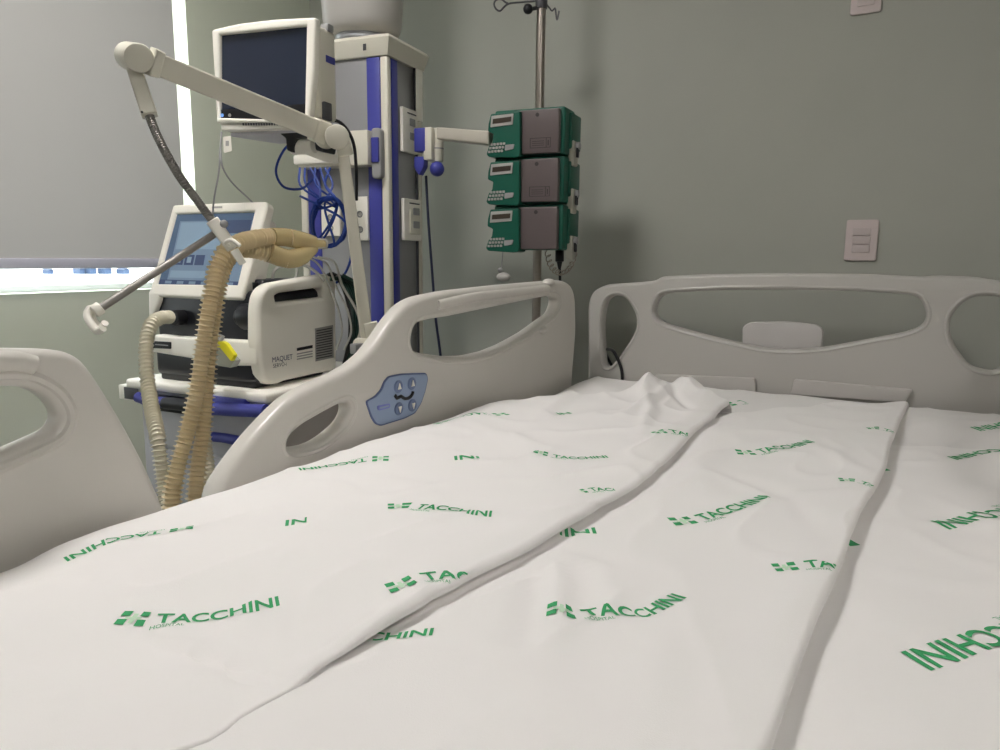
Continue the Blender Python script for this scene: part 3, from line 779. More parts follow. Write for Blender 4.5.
b.box((x1-.03, y1-.02, -.085), (x1-.008, y1-.002, -.06), M_GREY, MM, .004)
SM_ = sideframe(MM, x1-.010); b.plate([(.05, y1-.09), (.085, y1-.09), (.085, y1-.075), (.05, y1-.075)], M_BLUE, SM_, .002, 0, w=.001)
obj('housing', b, mon)
b = B(); sc = tr(MM, [(218.5, 34), (306.5, 25), (304.5, 120.5), (218.5, 118)], -.008); b.plate(sc, M_SCR, MM, .004, .0, w=-.012); obj('screen', b, mon)
b = B(); b.plate(tr(MM, [(219, 110), (304.5, 104), (304.5, 121), (219, 118)], -.008), M_BLACK, MM, .003, 0, w=-.0085)
for px, m in ((222.5, mat('led_blue', (120, 170, 240), .4, emis=.5)), (230, M_STICK)):
    q = tr(MM, [(px, 117)], -.007)[0]; b.lathe(MM @ Vector((q[0], q[1]+.004, -.0075)), MM.col[2].to_3d(), [(0, .004), (.002, .004)], m, 16)
obj('button_strip', b, mon)
b = B(); q = tr(MM, [(219, 124), (301, 123), (300, 128), (220, 130)]); b.plate(fillet(q, .003), M_WHITE, MM, .10, .002, w=-.055)
for i in range(16):
    q = tr(MM, [(243+i*2.6, 124.5)], -.003)[0]; b.box((q[0], q[1]-.002, -.004), (q[0]+.003, q[1]+.003, -.001), M_DGREY, MM, 0)
obj('vent_strip', b, mon)
b = B(); q = tr(MM, [(221, 131), (222, 131), (285, 140), (240, 138)]); yb = q[0][1]
b.plate(fillet([(x0+.012, -.03), (x1-.08, -.03), (x1-.09, -.17), (x0+.05, -.17)], .01), mat('tray_lilac', (196, 194, 204), .4), MM @ Matrix(((1, 0, 0, 0), (0, 0, 1, yb-.004), (0, 1, 0, 0), (0, 0, 0, 1))), .008, .002); obj('tray', b, mon)
b = B(); b.plate(fillet(tr(MM, [(268, 125), (312, 124), (326, 132), (322, 152), (314, 150), (312, 138), (294, 138), (290, 152), (285, 150), (284, 138)], -.03), .004), M_BLACK, MM, .05, .004, w=-.06); obj('mount_bracket', b, mon)
b = B(); a0 = MM @ Vector((*tr(MM, [(292, 147)], -.06)[0], -.06)); a1 = MM @ Vector((*tr(MM, [(315, 146)], -.06)[0], -.06)); b.cyl(a0, a1, .018, M_WHITE, bev=.003)
am = (a0+a1)/2; b.tube([am, am+Vector((.02, .06, -.015)), MC @ Vector((-.2, tr(MC, [(330, 150)])[0][1], .03))], .016, M_WHITE, n=16); obj('mount_arm', b, mon)
b = B(); b.tube([at(326, 122, 1.93), at(337, 121, 1.95), at(346, 128, 1.97), at(353, 142, 2.0), at(356, 165, 2.03), at(356.5, 200, 2.1)], .0045, M_BLACK, n=8)
tag(obj('black_cable', b, origin=at(346, 130, 1.96)), 'black cable arching from behind the monitor down the column', 'cable')
# thin sensor lead with paper tag
b = B(); b.tube([at(221.5, 132, 1.78), at(220, 150, 1.77), at(219, 170, 1.77), at(214, 199, 1.78), at(213, 215, 1.86)], .0022, M_GREY, n=6)
b.tube([at(221, 135, 1.78), at(222, 165, 1.77), at(230, 180, 1.8), at(250, 200, 1.86), at(262, 212, 1.9)], .0022, M_GREY, n=6)
ld = tag(obj('sensor_lead', b, origin=at(220, 150, 1.78)), 'thin grey lead with white paper tag dangling below the monitor', 'lead')
b = B(); MT = frame(at(227, 145, 1.77), 25, 3); b.plate(fillet(tr(MT, [(223, 137), (231, 136), (232, 151), (224, 153)]), .003), M_WHITE, MT, .002, .0004); b.plate(tr(MT, [(226, 141), (229, 141), (229, 146), (226, 146)]), M_STICK, MT, .001, 0, w=.0015); obj('paper_tag', b, ld)

# ================================================================== VENTILATOR TROLLEY
MV = frame(at(260, 389, 1.80), 5.4)
ZV = MV.translation.z
tro = thing('ventilator_trolley', 'grey wheeled equipment trolley with blue handles beneath the ventilator', 'trolley', (MV @ Vector((-.16, 0, -.25))) * Vector((1, 1, 0)).to_3d() if False else Vector(((MV @ Vector((-.16, 0, -.25))).x, (MV @ Vector((-.16, 0, -.25))).y, 0)))
TW0 = tr(MV, [(137, 390)])[0][0]; TW1 = .05; TD = .5
b = B(); b.box((TW0, -.028, -TD), (TW1, -.003, .035), M_WHITE, MV, .008, 3); b.box((TW0+.01, -.034, -TD+.01), (TW1-.01, -.028, .025), M_GREY, MV, 0); obj('top_shelf', b, tro)
b = B(); b.box((TW0+.012, -.60, -TD+.02), (TW1-.02, -.034, .0), M_CART, MV, .006)
b.box((TW1-.022, -.58, -TD+.04), (TW1-.016, -.06, -.02), mat('trolley_side', (160, 154, 148), .5), MV, .002); obj('cabinet', b, tro)
for (v0, v1) in ((-.18, -.045), (-.36, -.19), (-.57, -.37)):
    b = B(); b.box((TW0+.04, v0, -.004), (TW1-.03, v1, .010), M_CART, MV, .004); d = obj('drawer', b, tro)
    b = B(); u0 = tr(MV, [(205, 437)], .02)[0][0]; u1 = tr(MV, [(248, 437)], .02)[0][0]
    vv = tr(MV, [(225, 437)], .02)[0][1] if v0 == -.18 else v1-.05
    b.tube([MV @ Vector((u0, vv+.004, .012)), MV @ Vector((u0+.008, vv, .026)), MV @ Vector(((u0+u1)/2, vv, .028)), MV @ Vector((u1-.008, vv, .026)), MV @ Vector((u1, vv+.004, .012))], .0125, M_BLUE, n=12); obj('drawer_handle', b, d)
# blue bumper rail at the shelf front
def vtube(b, pp, w, r, m): b.tube([MV @ Vector((*tr(MV, [p_], w)[0], w)) for p_ in pp], r, m, n=14)
b = B(); vtube(b, [(138, 397), (150, 401), (166, 402.5)], .05, .014, M_BLUE); obj('blue_rail', b, tro)
b = B(); vtube(b, [(204, 408), (235, 410), (266, 411)], .05, .016, M_BLUE); b.box((*tr(MV, [(205, 404)], .03)[0], .02), (*tr(MV, [(248, 399)], .03)[0], .045), M_BLUE, MV, .004); obj('blue_rail', b, tro)
b = B(); vtube(b, [(165, 403), (185, 405), (206, 408)], .05, .0155, M_ANTH); b.box((*tr(MV, [(168, 408)], .0)[0], .0), (*tr(MV, [(200, 399)], .0)[0], .04), M_ANTH, MV, .004); obj('rail_joint', b, tro)
b = B(); q = tr(MV, [(119, 387), (139, 387), (139, 399), (119, 399)], .03); x0, y0, x1, y1 = bbox(q); b.box((x0, y0, .0), (x1, y1, .03), M_WHITE, MV, .003); b.box((x0+.025, y0+.004, .03), (x1-.002, y1-.004, .033), M_DGREY, MV, .001); b.box((x1-.01, y1-.022, -.02), (TW0+.02, y1-.008, .02), M_WHITE, MV, .002); obj('corner_bracket', b, tro)
b = B(); b.box((TW0+.02, -ZV+.07, -TD+.02), (TW1-.01, -ZV+.12, .0), M_GREY, MV, .01); obj('trolley_base', b, tro)
b = B(); b.box((TW0+.1, -ZV+.11, -TD+.15), (TW1-.1, -.58, -.12), M_GREY, MV, .01); obj('pedestal', b, tro)
for u in (TW0+.05, TW1-.05):
    for w in (-.03, -TD+.06):
        c = MV @ Vector((u, 0, w)); b = B(); b.cyl((c.x-.014, c.y, .04), (c.x+.014, c.y, .04), .04, M_BLACK, bev=.005); b.box((c.x-.02, c.y-.012, .04), (c.x+.02, c.y+.012, .085), M_GREY, bev=.004); obj('caster', b, tro)

# ================================================================== VENTILATOR
ven = thing('ventilator', 'white and black intensive care ventilator with tilted blue touchscreen', 'ventilator', MV @ Vector((-.15, 0, -.14)))
VX = tr(MV, [(151, 345)])[0][0]+.006
b = B(); b.box((VX, .006, -.29), (-.012, .085, -.002), M_ANTH, MV, .018, 3)
b.box((VX+.015, -.003, -.27), (-.02, .02, -.006), M_BLACK, MV, .006); obj('base', b, ven)
b = B(); b.box((VX-.02, .08, -.29), (-.012, .235, -.03), M_ANTH, MV, .02, 3)
for i in range(5): b.box((-.20, .126+i*.0085, -.032), (-.15, .130+i*.0085, -.027), M_BLACK, MV, .001)
obj('body', b, ven)
b = B(); q = tr(MV, [(151, 335), (200, 339), (257, 342), (257, 366), (232, 366), (218, 363), (151, 352)], .005)
b.plate(fillet(q, .006), M_WHITE, MV, .045, .006, w=-.018); obj('front_band', b, ven)
b = B(); q = tr(MV, [(152.5, 341), (171, 342), (171, 349), (152.5, 348)], .006); b.plate(fillet(q, .003), M_BLACK, MV, .004, .001, w=.0055); b.plate(tr(MV, [(155, 344), (168, 345), (168, 346), (155, 345)], .008), M_GREY, MV, .001, 0, w=.008); obj('status_window', b, ven)
# left shoulder cover
b = B(); q = tr(MV, [(147.5, 291), (160, 291), (160, 300), (153, 318), (148, 318)], -.02); b.plate(fillet(q, .008), M_WHITE, MV, .1, .008, w=-.07); obj('left_cover', b, ven)
# right side panel with grip opening
SV = sideframe(MV, 0)
sp = tr(SV, [(252.5, 384), (251.5, 345), (251.5, 310), (253.5, 296), (258, 288), (266, 283.5), (300, 278), (326, 274), (332, 275.5), (334.5, 282), (335.5, 368), (332, 371.5), (318, 373), (283, 381), (272, 385.5), (262, 385.5), (256, 379)])
sp = [(x+(.016 if x < .05 else 0), y) for x, y in sp]
sp = sp[1:]
hp = tr(SV, [(273.5, 296), (279, 293), (320, 287.5), (321.5, 289), (321.5, 297), (275, 302.5)])
b = B(); b.plate(fillet(sp, .012), M_WHITE, SV, .04, .012, holes=[fillet(hp, .004)], w=-.013, seg=5); spn = obj('side_panel', b, ven)
b = B(); b.plate([(x, y) for x, y in [(.045, .215), (.22, .215), (.22, .255), (.045, .255)]], M_BLACK, SV, .004, 0, w=-.05); obj('grip_recess', b, ven)
def onside(b, q, m, w=.0075, t=.001): b.plate(tr(SV, q, w), m, SV, t, 0, w=w)
b = B(); onside(b, [(315, 328.5), (333, 325), (333.5, 357.5), (315.5, 361.5)], M_STICK)
for i in range(12):
    y = 330.5+i*2.5; onside(b, [(316.5, y), (332, y-3), (332, y-2), (316.5, y+1)], M_DGREY, .0086)
obj('sticker', b, spn)
b = B(); onside(b, [(297, 348), (312.5, 345), (312.5, 348), (297, 351)], M_BLACK)
for i in range(3): onside(b, [(297, 353.5+i*2.6), (312.5, 350.5+i*2.6), (312.5, 351.7+i*2.6), (297, 354.7+i*2.6)], M_STICK, .0082)
obj('sticker', b, spn)
def side_text(body, p0, p1, m, bold=0):
    a = Vector(tr(SV, [p0], .0075)[0]); c = Vector(tr(SV, [p1], .0075)[0]); d = c-a
    Mt = SV @ Matrix.Translation((a.x, a.y, .0078)) @ Matrix.Rotation(math.atan2(d.y, d.x), 4, 'Z'); b = B()
    b.text(body, m, Mt, d.length/glyphs(body, bold)[2], 0, bold); return obj('lettering', b, spn)
side_text('MAQUET', (272, 362.5), (292.5, 359), M_INK, .0)
side_text('SERVO-i', (273, 368), (286.5, 365.5), M_DGREY, .0)
# touchscreen
MD = frame(MV @ Vector((*tr(MV, [(150, 297)], -.02)[0], -.02)), 5.4, 19)
fr = tr(MD, [(149, 296), (158, 262), (173.5, 205), (220, 203), (266.5, 201.5), (268, 206), (255, 255), (242.5, 299.5), (195, 298)])
scq = tr(MD, [(176.5, 214), (254.5, 212), (237.5, 285), (157.5, 284)])
b = B(); b.plate(fillet(fr, .008), M_WHITE, MD, .03, .007, w=-.012, holes=[scq], seg=4)
x0, y0, x1, y1 = bbox(fr); b.box((x0+.02, y0+.02, -.07), (x1-.02, y1-.03, -.02), M_WHITE, MD, .012, 3); dsp = obj('display_unit', b, ven)
b = B(); b.plate(tr(MD, [(212, 206.4), (222, 206.2), (222, 208), (212, 208.2)], .004), M_STICK, MD, .001, 0, w=.0035); obj('speaker_slot', b, dsp)
BL1 = mat('screen_blue', (110, 130, 152), .25, emis=.18, var=.03); BL2 = mat('screen_navy', (66, 80, 110), .25, emis=.12); BL3 = mat('screen_teal', (126, 148, 168), .25, emis=.2); BL4 = mat('screen_slate', (78, 98, 124), .25, emis=.15)
b = B(); sx0, sy0, sx1, sy1 = bbox(scq); W = sx1-sx0; H = sy1-sy0
def scr(u0, v0, u1, v1, m, k): b.plate([(sx0+W*u0, sy0+H*v0), (sx0+W*u1, sy0+H*v0), (sx0+W*u1, sy0+H*v1), (sx0+W*u0, sy0+H*v1)], m, MD, .001, 0, w=-.004+k*.0005)
scr(-.01, -.01, 1.01, 1.01, BL1, 0); scr(0, 0, 1, .07, BL2, 1); scr(0, .9, 1, 1, BL4, 1); scr(0, .07, .1, .9, BL4, 1); scr(.12, .5, .97, .88, BL3, 1)
scr(.62, .72, .98, .9, BL2, 2); scr(.12, .1, .7, .2, BL3, 2); scr(.74, .1, .97, .46, BL1, 2)
for u in (.14, .27, .4): scr(u, .28, u+.11, .42, BL2, 2)
scr(.17, .31, .22, .39, BL3, 3); scr(.3, .31, .35, .39, BL3, 3)
for i in range(6): scr(.08+i*.15, .015, .16+i*.15, .055, BL1, 2)
obj('screen', b, dsp)
# expiratory inlet, dark connector block and cylinder
b = B(); pc = MV @ Vector((*tr(MV, [(176, 318)], -.01)[0], -.02)); b.cyl(pc-MV.col[2].to_3d()*.03, pc+MV.col[2].to_3d()*.02, .02, M_BLACK, bev=.003)
obj('gas_port', b, ven); b = B()
p0 = MV @ Vector((*tr(MV, [(232, 318)], .0)[0], -.04)); p1 = MV @ Vector((*tr(MV, [(252, 316)], .0)[0], -.04)); b.cyl(p0, p1, .034, M_ANTH, bev=.006); b.cyl(p0-(p1-p0)*.25, p0, .022, M_BLACK, bev=.003)
obj('gas_inlet', b, ven)
p1_ = MV @ Vector((*tr(MV, [(222, 335)], .0)[0], .0)); b = B(); b.tube([p1_, p1_+Vector((-.004, -.01, -.02)), p1_+Vector((-.01, -.012, -.035))], .008, M_CLEARW, n=12); obj('nozzle', b, ven)
MYf = frame(at(224, 350, 1.74), 5)
b = B(); b.plate(fillet(tr(MYf, [(211, 341.5), (225, 341), (229, 343), (237.5, 355), (234, 361), (223, 347.5), (211, 346.5)]), .002), M_YEL, MYf, .012, .002, w=.004); yc = obj('sensor_clip', b, ven, 'yellow plastic clip')
b = B(); b.plate(fillet(tr(MYf, [(211, 348), (221, 349), (234, 361), (230, 368), (211, 365)]), .003), mat('clear_box', (206, 206, 196), .2, trans=.3), MYf, .024, .003, w=-.012); obj('filter_box', b, yc)
# dark tubing and drape behind the ventilator
b = B()
for i in range(9):
    o_ = rnd.uniform(-.02, .02); x = 338+i*2.6
    b.tube([at(318+i*3, 283-i, 2.0+o_), at(333+i*3.2, 274+i*1.5, 2.02+o_), at(346+i*2.4, 295+i*2, 2.02), at(350+i*1.6, 335, 2.01+o_), at(342+i*1.2, 372-i*.5, 1.98)], .0055, M_DGREEN if i % 3 else M_BLACK, n=8)
tag(obj('gas_hose', b, origin=at(345, 330, 2.0)), 'dark green gas hoses bundled behind the right side of the ventilator', 'hose')
b = B()
for i, (a_, c_) in enumerate([(326, 0), (318, 5), (310, 9)]):
    b.tube([at(a_-8, 257-i, 1.86), at(a_+8, 262+i, 1.9), at(342-i*5, 285+i*4, 1.93), at(357-i*9, 312, 1.95), at(360-i*9, 332, 1.96), at(352-i*8, 350, 1.97)], .0028+.0006*(i == 0), M_CLEARW, n=6)
tag(obj('sensor_tube', b, origin=at(345, 290, 1.93)), 'thin translucent tubes curving down behind the ventilator', 'tube')
# top of ventilator: cables and dark cover
b = B(); q = MV @ Vector((-.03, .255, -.16)); b.box((-.11, .225, -.26), (-.03, .262, -.06), M_ANTH, MV, .012, 3); b.box((-.2, .22, -.1), (-.1, .25, -.06), M_WHITE, MV, .006); obj('top_cover', b, ven)
b = B(); b.tube([at(272, 284, 1.9), at(275, 270, 1.9), at(290, 265, 1.92), at(306, 266, 1.93), at(318, 274, 1.93), at(324, 281, 1.93)], .004, M_CLEARW, n=8)
b.tube([at(296, 265, 1.92), at(297, 272, 1.92), at(294, 284, 1.92)], .003, M_CLEARW, n=8)
tag(obj('grey_cable', b, origin=at(290, 270, 1.9)), 'light grey cable looping over the top of the ventilator', 'cable')

# ================================================================== TUBE SUPPORT ARM
arm = thing('tube_support_arm', 'ivory jointed support arm with gooseneck holding the breathing hoses', 'support arm', at(372, 347, 1.78))
E = {'k': at(367, 347, 1.76), 'j': at(337, 137, 1.66), 's': at(150, 62, 1.34)}
def bar(b, p, q, w0, w1, m, bev=.004, dep=.6):
    """flat-sided tapered bar between two points; broad face towards the room"""
    p, q = Vector(p), Vector(q); t = (q-p).normalized(); n = (CAM-(p+q)/2); n = (n-t*n.dot(t)).normalized(); s_ = t.cross(n)
    M = Matrix((t, s_, n)).transposed().to_4x4(); M.translation = p; L = (q-p).length
    b.plate(fillet([(0, -w0/2), (L, -w1/2), (L, w1/2), (0, w0/2)], .003), m, M, (w0+w1)/2*dep, bev)
    return t, n
b = B(); n0 = (CAM-E['k']).normalized()
kd = MV.col[0].to_3d()*-1
b.cyl(E['k']+kd*.03, E['k']-kd*.02, .021, M_IVORY, bev=.005); b.box((-.01, -.05, -.012), (.01, -.02, .012), M_GREY, Matrix.Translation(E['k']), .003)
b.cyl(E['k']-kd*.015, E['k']-kd*.015-Vector((0, 0, .16)), .012, M_STEEL); obj('clamp_knob', b, arm)
b = B(); t, n = bar(b, at(367, 338, 1.775), at(343, 152, 1.67), .030, .026, M_IVORY); bar(b, at(373, 338, 1.775), at(370, 322, 1.768), .036, .034, M_IVORY); obj('lower_arm', b, arm)
b = B(); nn = (CAM-E['j']).normalized()
b.cyl(E['j']-nn*.02, E['j']+nn*.022, .027, M_IVORY, bev=.004, n=32); jb = at(326, 137, 1.67); b.cyl(jb-nn*.02, jb+nn*.014, .026, M_IVORY, bev=.005, n=32); bar(b, at(342, 140, 1.66), at(346, 156, 1.67), .036, .034, M_IVORY); obj('elbow_joint', b, arm)
b = B(); bar(b, at(157, 64, 1.345), at(322, 132, 1.665), .040, .044, M_IVORY); bar(b, at(150, 61, 1.335), at(160, 65, 1.35), .05, .046, M_IVORY); bar(b, at(313, 129, 1.645), at(326, 134, 1.67), .051, .052, M_IVORY); obj('upper_arm', b, arm)
b = B(); ns = (CAM-E['s']).normalized(); ax = (at(121, 56, 1.40)-at(140, 60, 1.33)).normalized()
s0_ = at(139, 58, 1.335)
b.cyl(s0_+ns*.012-ax*.0, s0_+ax*.06-ns*.01, .025, M_IVORY, bev=.004, n=32)
b.cyl(s0_-ns*.01, s0_+ns*.022, .025, M_IVORY, bev=.004, n=32); obj('shoulder_joint', b, arm)
b = B(); bar(b, at(134, 68, 1.345), at(150, 116, 1.345), .026, .028, M_IVORY, dep=.9); b.sph(at(142, 112, 1.33), .0022, M_BLACK); obj('neck_holder', b, arm)
b = B(); pitch = .0042
b.tube([at(149.5, 116, 1.345), at(156, 133, 1.345), at(167, 155, 1.35), at(180, 177, 1.37), at(196, 199, 1.40), at(214, 223, 1.43)], .008, mat('gooseneck_metal', (132, 128, 124), .42, metal=.5), n=14, step=.001, rf=lambda d: .0080+.0005*math.sin(d/pitch*2*math.pi)); obj('gooseneck', b, arm)
b = B(); bar(b, at(212, 220, 1.425), at(233, 249, 1.44), .025, .023, M_WHITE, dep=.8); bar(b, at(234, 250, 1.415), at(243, 264, 1.42), .017, .014, M_WHITE, .002, dep=.5); b.tube([at(233, 248, 1.44), at(226, 243, 1.42), at(232, 240, 1.41), at(240, 246, 1.41)], .004, M_WHITE); b.sph(at(224, 224, 1.425), .008, M_GREY); obj('hose_clip', b, arm)
b = B(); b.cyl(at(216, 233, 1.44), at(99, 309, 1.30), .0072, mat('satin_steel', (150, 146, 142), .45, metal=.6), n=20); obj('steel_rod', b, arm)
b = B(); b.tube([at(99, 308, 1.30), at(90, 309, 1.30), at(87.5, 316, 1.295), at(92, 325, 1.29), at(97, 331, 1.29), at(103, 328, 1.285)], .007, M_WHITE, n=12)
b.tube([at(97, 308, 1.30), at(92, 313, 1.31), at(94, 321, 1.305), at(101, 328, 1.30), at(105, 323, 1.29)], .006, M_WHITE, n=12); b.cyl(at(101, 307, 1.302), at(94, 312, 1.296), .0115, M_WHITE, bev=.002); obj('end_hook', b, arm)

# ================================================================== BREATHING CIRCUIT
bc = thing('breathing_circuit', 'corrugated amber breathing hoses clipped over the arm with a clear Y-piece', 'breathing hoses', at(235, 245, 1.44))
def corr(pts, m, r0=.0132, dr=.0062, pitch=.0095):
    b = B(); b.tube(pts, r0, m, n=16, step=pitch/8, rf=lambda d: r0+dr*(max(0, math.sin(d/pitch*2*math.pi))**2)); return b
A1 = [at(292, 238, 1.60), at(275, 237, 1.58), at(255, 239, 1.53), at(238, 244, 1.48), at(225, 253, 1.45), at(217, 268, 1.44), at(213, 290, 1.43), at(207, 320, 1.42), at(203, 350, 1.42), at(197, 390, 1.42), at(188, 430, 1.42), at(177, 470, 1.41), at(172, 500, 1.41), at(175, 540, 1.42), at(190, 565, 1.44)]
A4 = [at(190, 565, 1.44), at(208, 560, 1.46), at(213, 525, 1.48), at(210, 490, 1.51), at(204, 440, 1.56), at(200, 390, 1.62), at(203, 350, 1.67), at(214, 322, 1.72)]
obj('pale_hose', corr(A4, M_PALE, .0112, .0050), bc)
obj('amber_hose', corr(A1, M_TAN), bc)
A2 = [at(290, 260, 1.59), at(270, 254, 1.575), at(250, 249, 1.54), at(234, 251, 1.51), at(224, 264, 1.49), at(218, 285, 1.475), at(214, 315, 1.465), at(210, 345, 1.46), at(206, 390, 1.46), at(203, 430, 1.455), at(198, 465, 1.45), at(195, 500, 1.45), at(192, 545, 1.45), at(186, 565, 1.46)]
obj('amber_hose', corr(A2, M_TAN), bc)
A3 = [at(186, 565, 1.46), at(174, 555, 1.48), at(167, 520, 1.50), at(163, 480, 1.52), at(158, 440, 1.52), at(152, 410, 1.58), at(148, 385, 1.62), at(146, 360, 1.64), at(147, 338, 1.66), at(151, 325, 1.68), at(159, 318.5, 1.72), at(170, 317, 1.78)]
obj('pale_hose', corr(A3, M_PALE, .0116, .0050), bc)
b = B()
d1 = at(318, 240, 1.66); y0_ = at(290, 239, 1.60)
b.tube([at(272, 237, 1.57), at(280, 237, 1.585), at(290, 238, 1.6), at(303, 241, 1.62), at(313, 244, 1.64)], .019, M_CLEAR, n=20, rf=lambda d: .0195-.004*sm((d-.08)/.05))
b.tube([at(270, 253, 1.565), at(288, 259, 1.59), at(302, 256, 1.61), at(313, 248, 1.64)], .019, M_CLEAR, n=20, rf=lambda d: .0205-.007*sm((d-.06)/.05))
b.cyl(at(306, 244, 1.63), at(324, 244, 1.66), .013, M_CLEAR, r1=.009, n=24)
for q in ((262, 240), (285, 238)):
    pass
obj('y_piece', b, bc)
b = B(); b.cyl(at(309, 239, 1.63), at(325, 240, 1.66), .0035, M_CLEARW); b.cyl(at(309, 248, 1.63), at(325, 247.5, 1.66), .0035, M_CLEARW); b.lathe(at(324, 244, 1.66), (at(325, 244, 1.66)-at(310, 244, 1.63)), [(0, .011), (.003, .0115), (.004, .0085)], M_CLEARW, 20); obj('end_connector', b, bc)

# ================================================================== IV POLE + PUMPS
PD = 2.42
pol = at(538.5, 180, PD); PXY = Vector((pol.x, pol.y, 0))
def atpole(px, py, off=0):        # point on the vertical plane through the pole that faces the room
    n = RM @ Vector((0, 0, 1)); n.z = 0; n.normalize(); return onp(px, py, PXY+n*off, n)
pole = thing('iv_pole', 'stainless steel pole beside the supply column carrying three green pumps', 'pole', (PXY.x, PXY.y, 0))
ztop = 2.3; zbot = .05
b = B(); b.cyl((PXY.x, PXY.y, zbot), (PXY.x, PXY.y, ztop), .0145, M_STEEL, n=28); obj('pole_tube', b, pole)
b = B(); b.cyl((PXY.x, PXY.y, zbot+.02), (PXY.x, PXY.y, zbot+.1), .025, M_DGREY, bev=.004)
for k in range(5):
    a = k*2*math.pi/5+.3; e = PXY+Vector((math.cos(a)*.26, math.sin(a)*.26, .085)); b.tube([PXY+Vector((0, 0, .11)), (PXY+e)/2+Vector((0, 0, .06)), e], .012, M_STEEL)
    b.cyl((e.x-.01, e.y, .03), (e.x+.01, e.y, .03), .03, M_BLACK, bev=.004); b.cyl((e.x, e.y, .04), (e.x, e.y, .09), .008, M_DGREY)
obj('wheeled_base', b, pole)
hz = atpole(540, 6).z
b = B(); b.cyl((PXY.x, PXY.y, atpole(540, 9).z), (PXY.x, PXY.y, atpole(540, -4).z), .019, M_DGREY, bev=.002); obj('hook_collar', b, pole)
b = B(); b.tube([atpole(536, 1), atpole(524, 2), atpole(508, 4), atpole(503, 8), atpole(500, 11), atpole(496, 9), atpole(494, 4), atpole(496, 0), atpole(501, -1), atpole(505, 2), atpole(509, 4.2)], .003, M_DGREY, n=8); obj('bag_hook', b, pole)
b = B(); b.tube([atpole(546, 4), atpole(550, 8.5), atpole(552, 11), atpole(555, 8), atpole(556, 14), atpole(557, 20), atpole(559, 11)], .0028, M_DGREY, n=8); obj('bag_hook', b, pole)
b = B(); b.sph(atpole(528, 9, .01), .0155, M_BLACK); b.cyl(atpole(530, 9, .01), atpole(537, 8, .01), .006, M_BLACK); obj('clamp_knob', b, pole)

MP = frame(at(518, 252, 2.31), 7)
def px2(q, w=0): return tr(MP, q, w)
def make_pump(dz_ref):
    """built at the top position; local copies move down"""
    org = MP @ Vector((.07, px2([(540, 157)])[0][1], -.05))
    t = thing('infusion_pump', 'topmost green infusion pump of the three stacked on the pole', 'infusion pump', org, 'infusion pumps on the pole')
    D = px2([(518, 111), (560, 106.5), (561, 153), (518, 155.5)])
    x0, x1 = D[0][0], D[1][0]; z0 = (D[2][1]+D[3][1])/2; z1 = (D[0][1]+D[1][1])/2; x0 -= .003
    b = B(); b.box((x0-.08, z0, -.11), (x1+.012, z1+.006, -.012), M_PUMPG, MP, .007, 3)
    Lp = px2([(491, 114), (516, 111.5), (520, 111), (520, 156), (515, 157.5), (489, 157), (486.5, 154.5), (489, 146), (492.5, 142), (493.5, 134), (488, 131.5), (488.5, 124)], .02)
    b.plate(fillet(Lp, .004), M_PUMPG, MP, .06, .003, w=-.008)
    b.box((x1+.006, z0+.02, -.15), (x1+.02, z1-.005, -.055), M_PUMPG, MP, .005)
    obj('housing', b, t)
    b = B(); b.box((x0+.008, z0+.002, -.02), (x1, z1-.002, .006), M_PUMPD, MP, .004, 3)
    q = px2([(540, 143)], .008)[0]
    def lab(u0, v0, u1, v1, m=M_PUMPDK, w=.0065): b.plate([(q[0]+u0, q[1]+v0), (q[0]+u1, q[1]+v0), (q[0]+u1, q[1]+v1), (q[0]+u0, q[1]+v1)], m, MP, .001, 0, w=w)
    if dz_ref != 'plain':
        lab(-.033, .014, .033, .0155); lab(-.033, -.014, .033, -.0125); lab(-.033, -.014, -.0315, .0155); lab(.0315, -.014, .033, .0155); lab(.0185, -.014, .02, .0155)
        for i in range(3): lab(-.026, -.007+i*.006, .012, -.0055+i*.006)
        lab(.024, -.008, .027, .008)
    b.lathe(MP @ Vector(((x0+x1)/2, z1-.018, .0055)), MP.col[2].to_3d(), [(0, .006), (.0015, .006)], M_PUMPDK, 16)
    obj('door', b, t)
    b = B(); S1 = px2([(491.5, 116), (513.5, 113.5), (512.5, 124.5), (490.5, 127.5)], .024)
    b.plate(fillet(S1, .002), M_STICK, MP, .004, .0008, w=.0235); b.plate(fillet(px2([(493, 119), (511.5, 116.5), (511, 121.5), (492.5, 124)], .026), .001), M_LCD, MP, .003, .0005, w=.0258); obj('display', b, t)
    b = B()
    for r_ in range(3):
        for k in range(5):
            px = 491.5+k*3.1-r_*1.1; py = 144.6+r_*3.6-k*.25
            c = px2([(px, py)], .024)[0]; b.box((c[0]-.0038, c[1]-.0036, .021), (c[0]+.0038, c[1]+.0036, .0255), M_STICK, MP, .001)
    b.plate(fillet(px2([(505, 145), (514.5, 144), (513.5, 149), (505, 151)], .023), .004), M_GREY, MP, .004, .001, w=.023); obj('keypad', b, t)
    b = B(); b.box((x1+.008, z0-.03, -.10), (x1+.028, z0+.045, -.06), mat('clamp_grey', (170, 168, 156), .4), MP, .004); b.cyl(MP @ Vector((x1+.028, z0+.03, -.08)), MP @ Vector((x1+.04, z0+.03, -.08)), .012, M_GREY, bev=.002)
    b.box((x1+.03, z0-.005, -.085), (x1+.037, z0+.03, -.07), M_BLACK, MP, .002); obj('line_clamp', b, t)
    return t, z1-z0
pump, ph = make_pump('label')
pitchz = (px2([(540, 108)])[0][1]-px2([(540, 205.5)])[0][1])/2
def copy_tree(o, parent=None):
    c = o.copy(); COL.objects.link(c)
    if parent: c.parent = parent
    for ch in [x for x in COL.objects if x.parent == o]: copy_tree(ch, c)
    return c
p2 = copy_tree(pump); p2.location.z -= pitchz; p2['label'] = 'middle green infusion pump, between the upper and lower pumps'
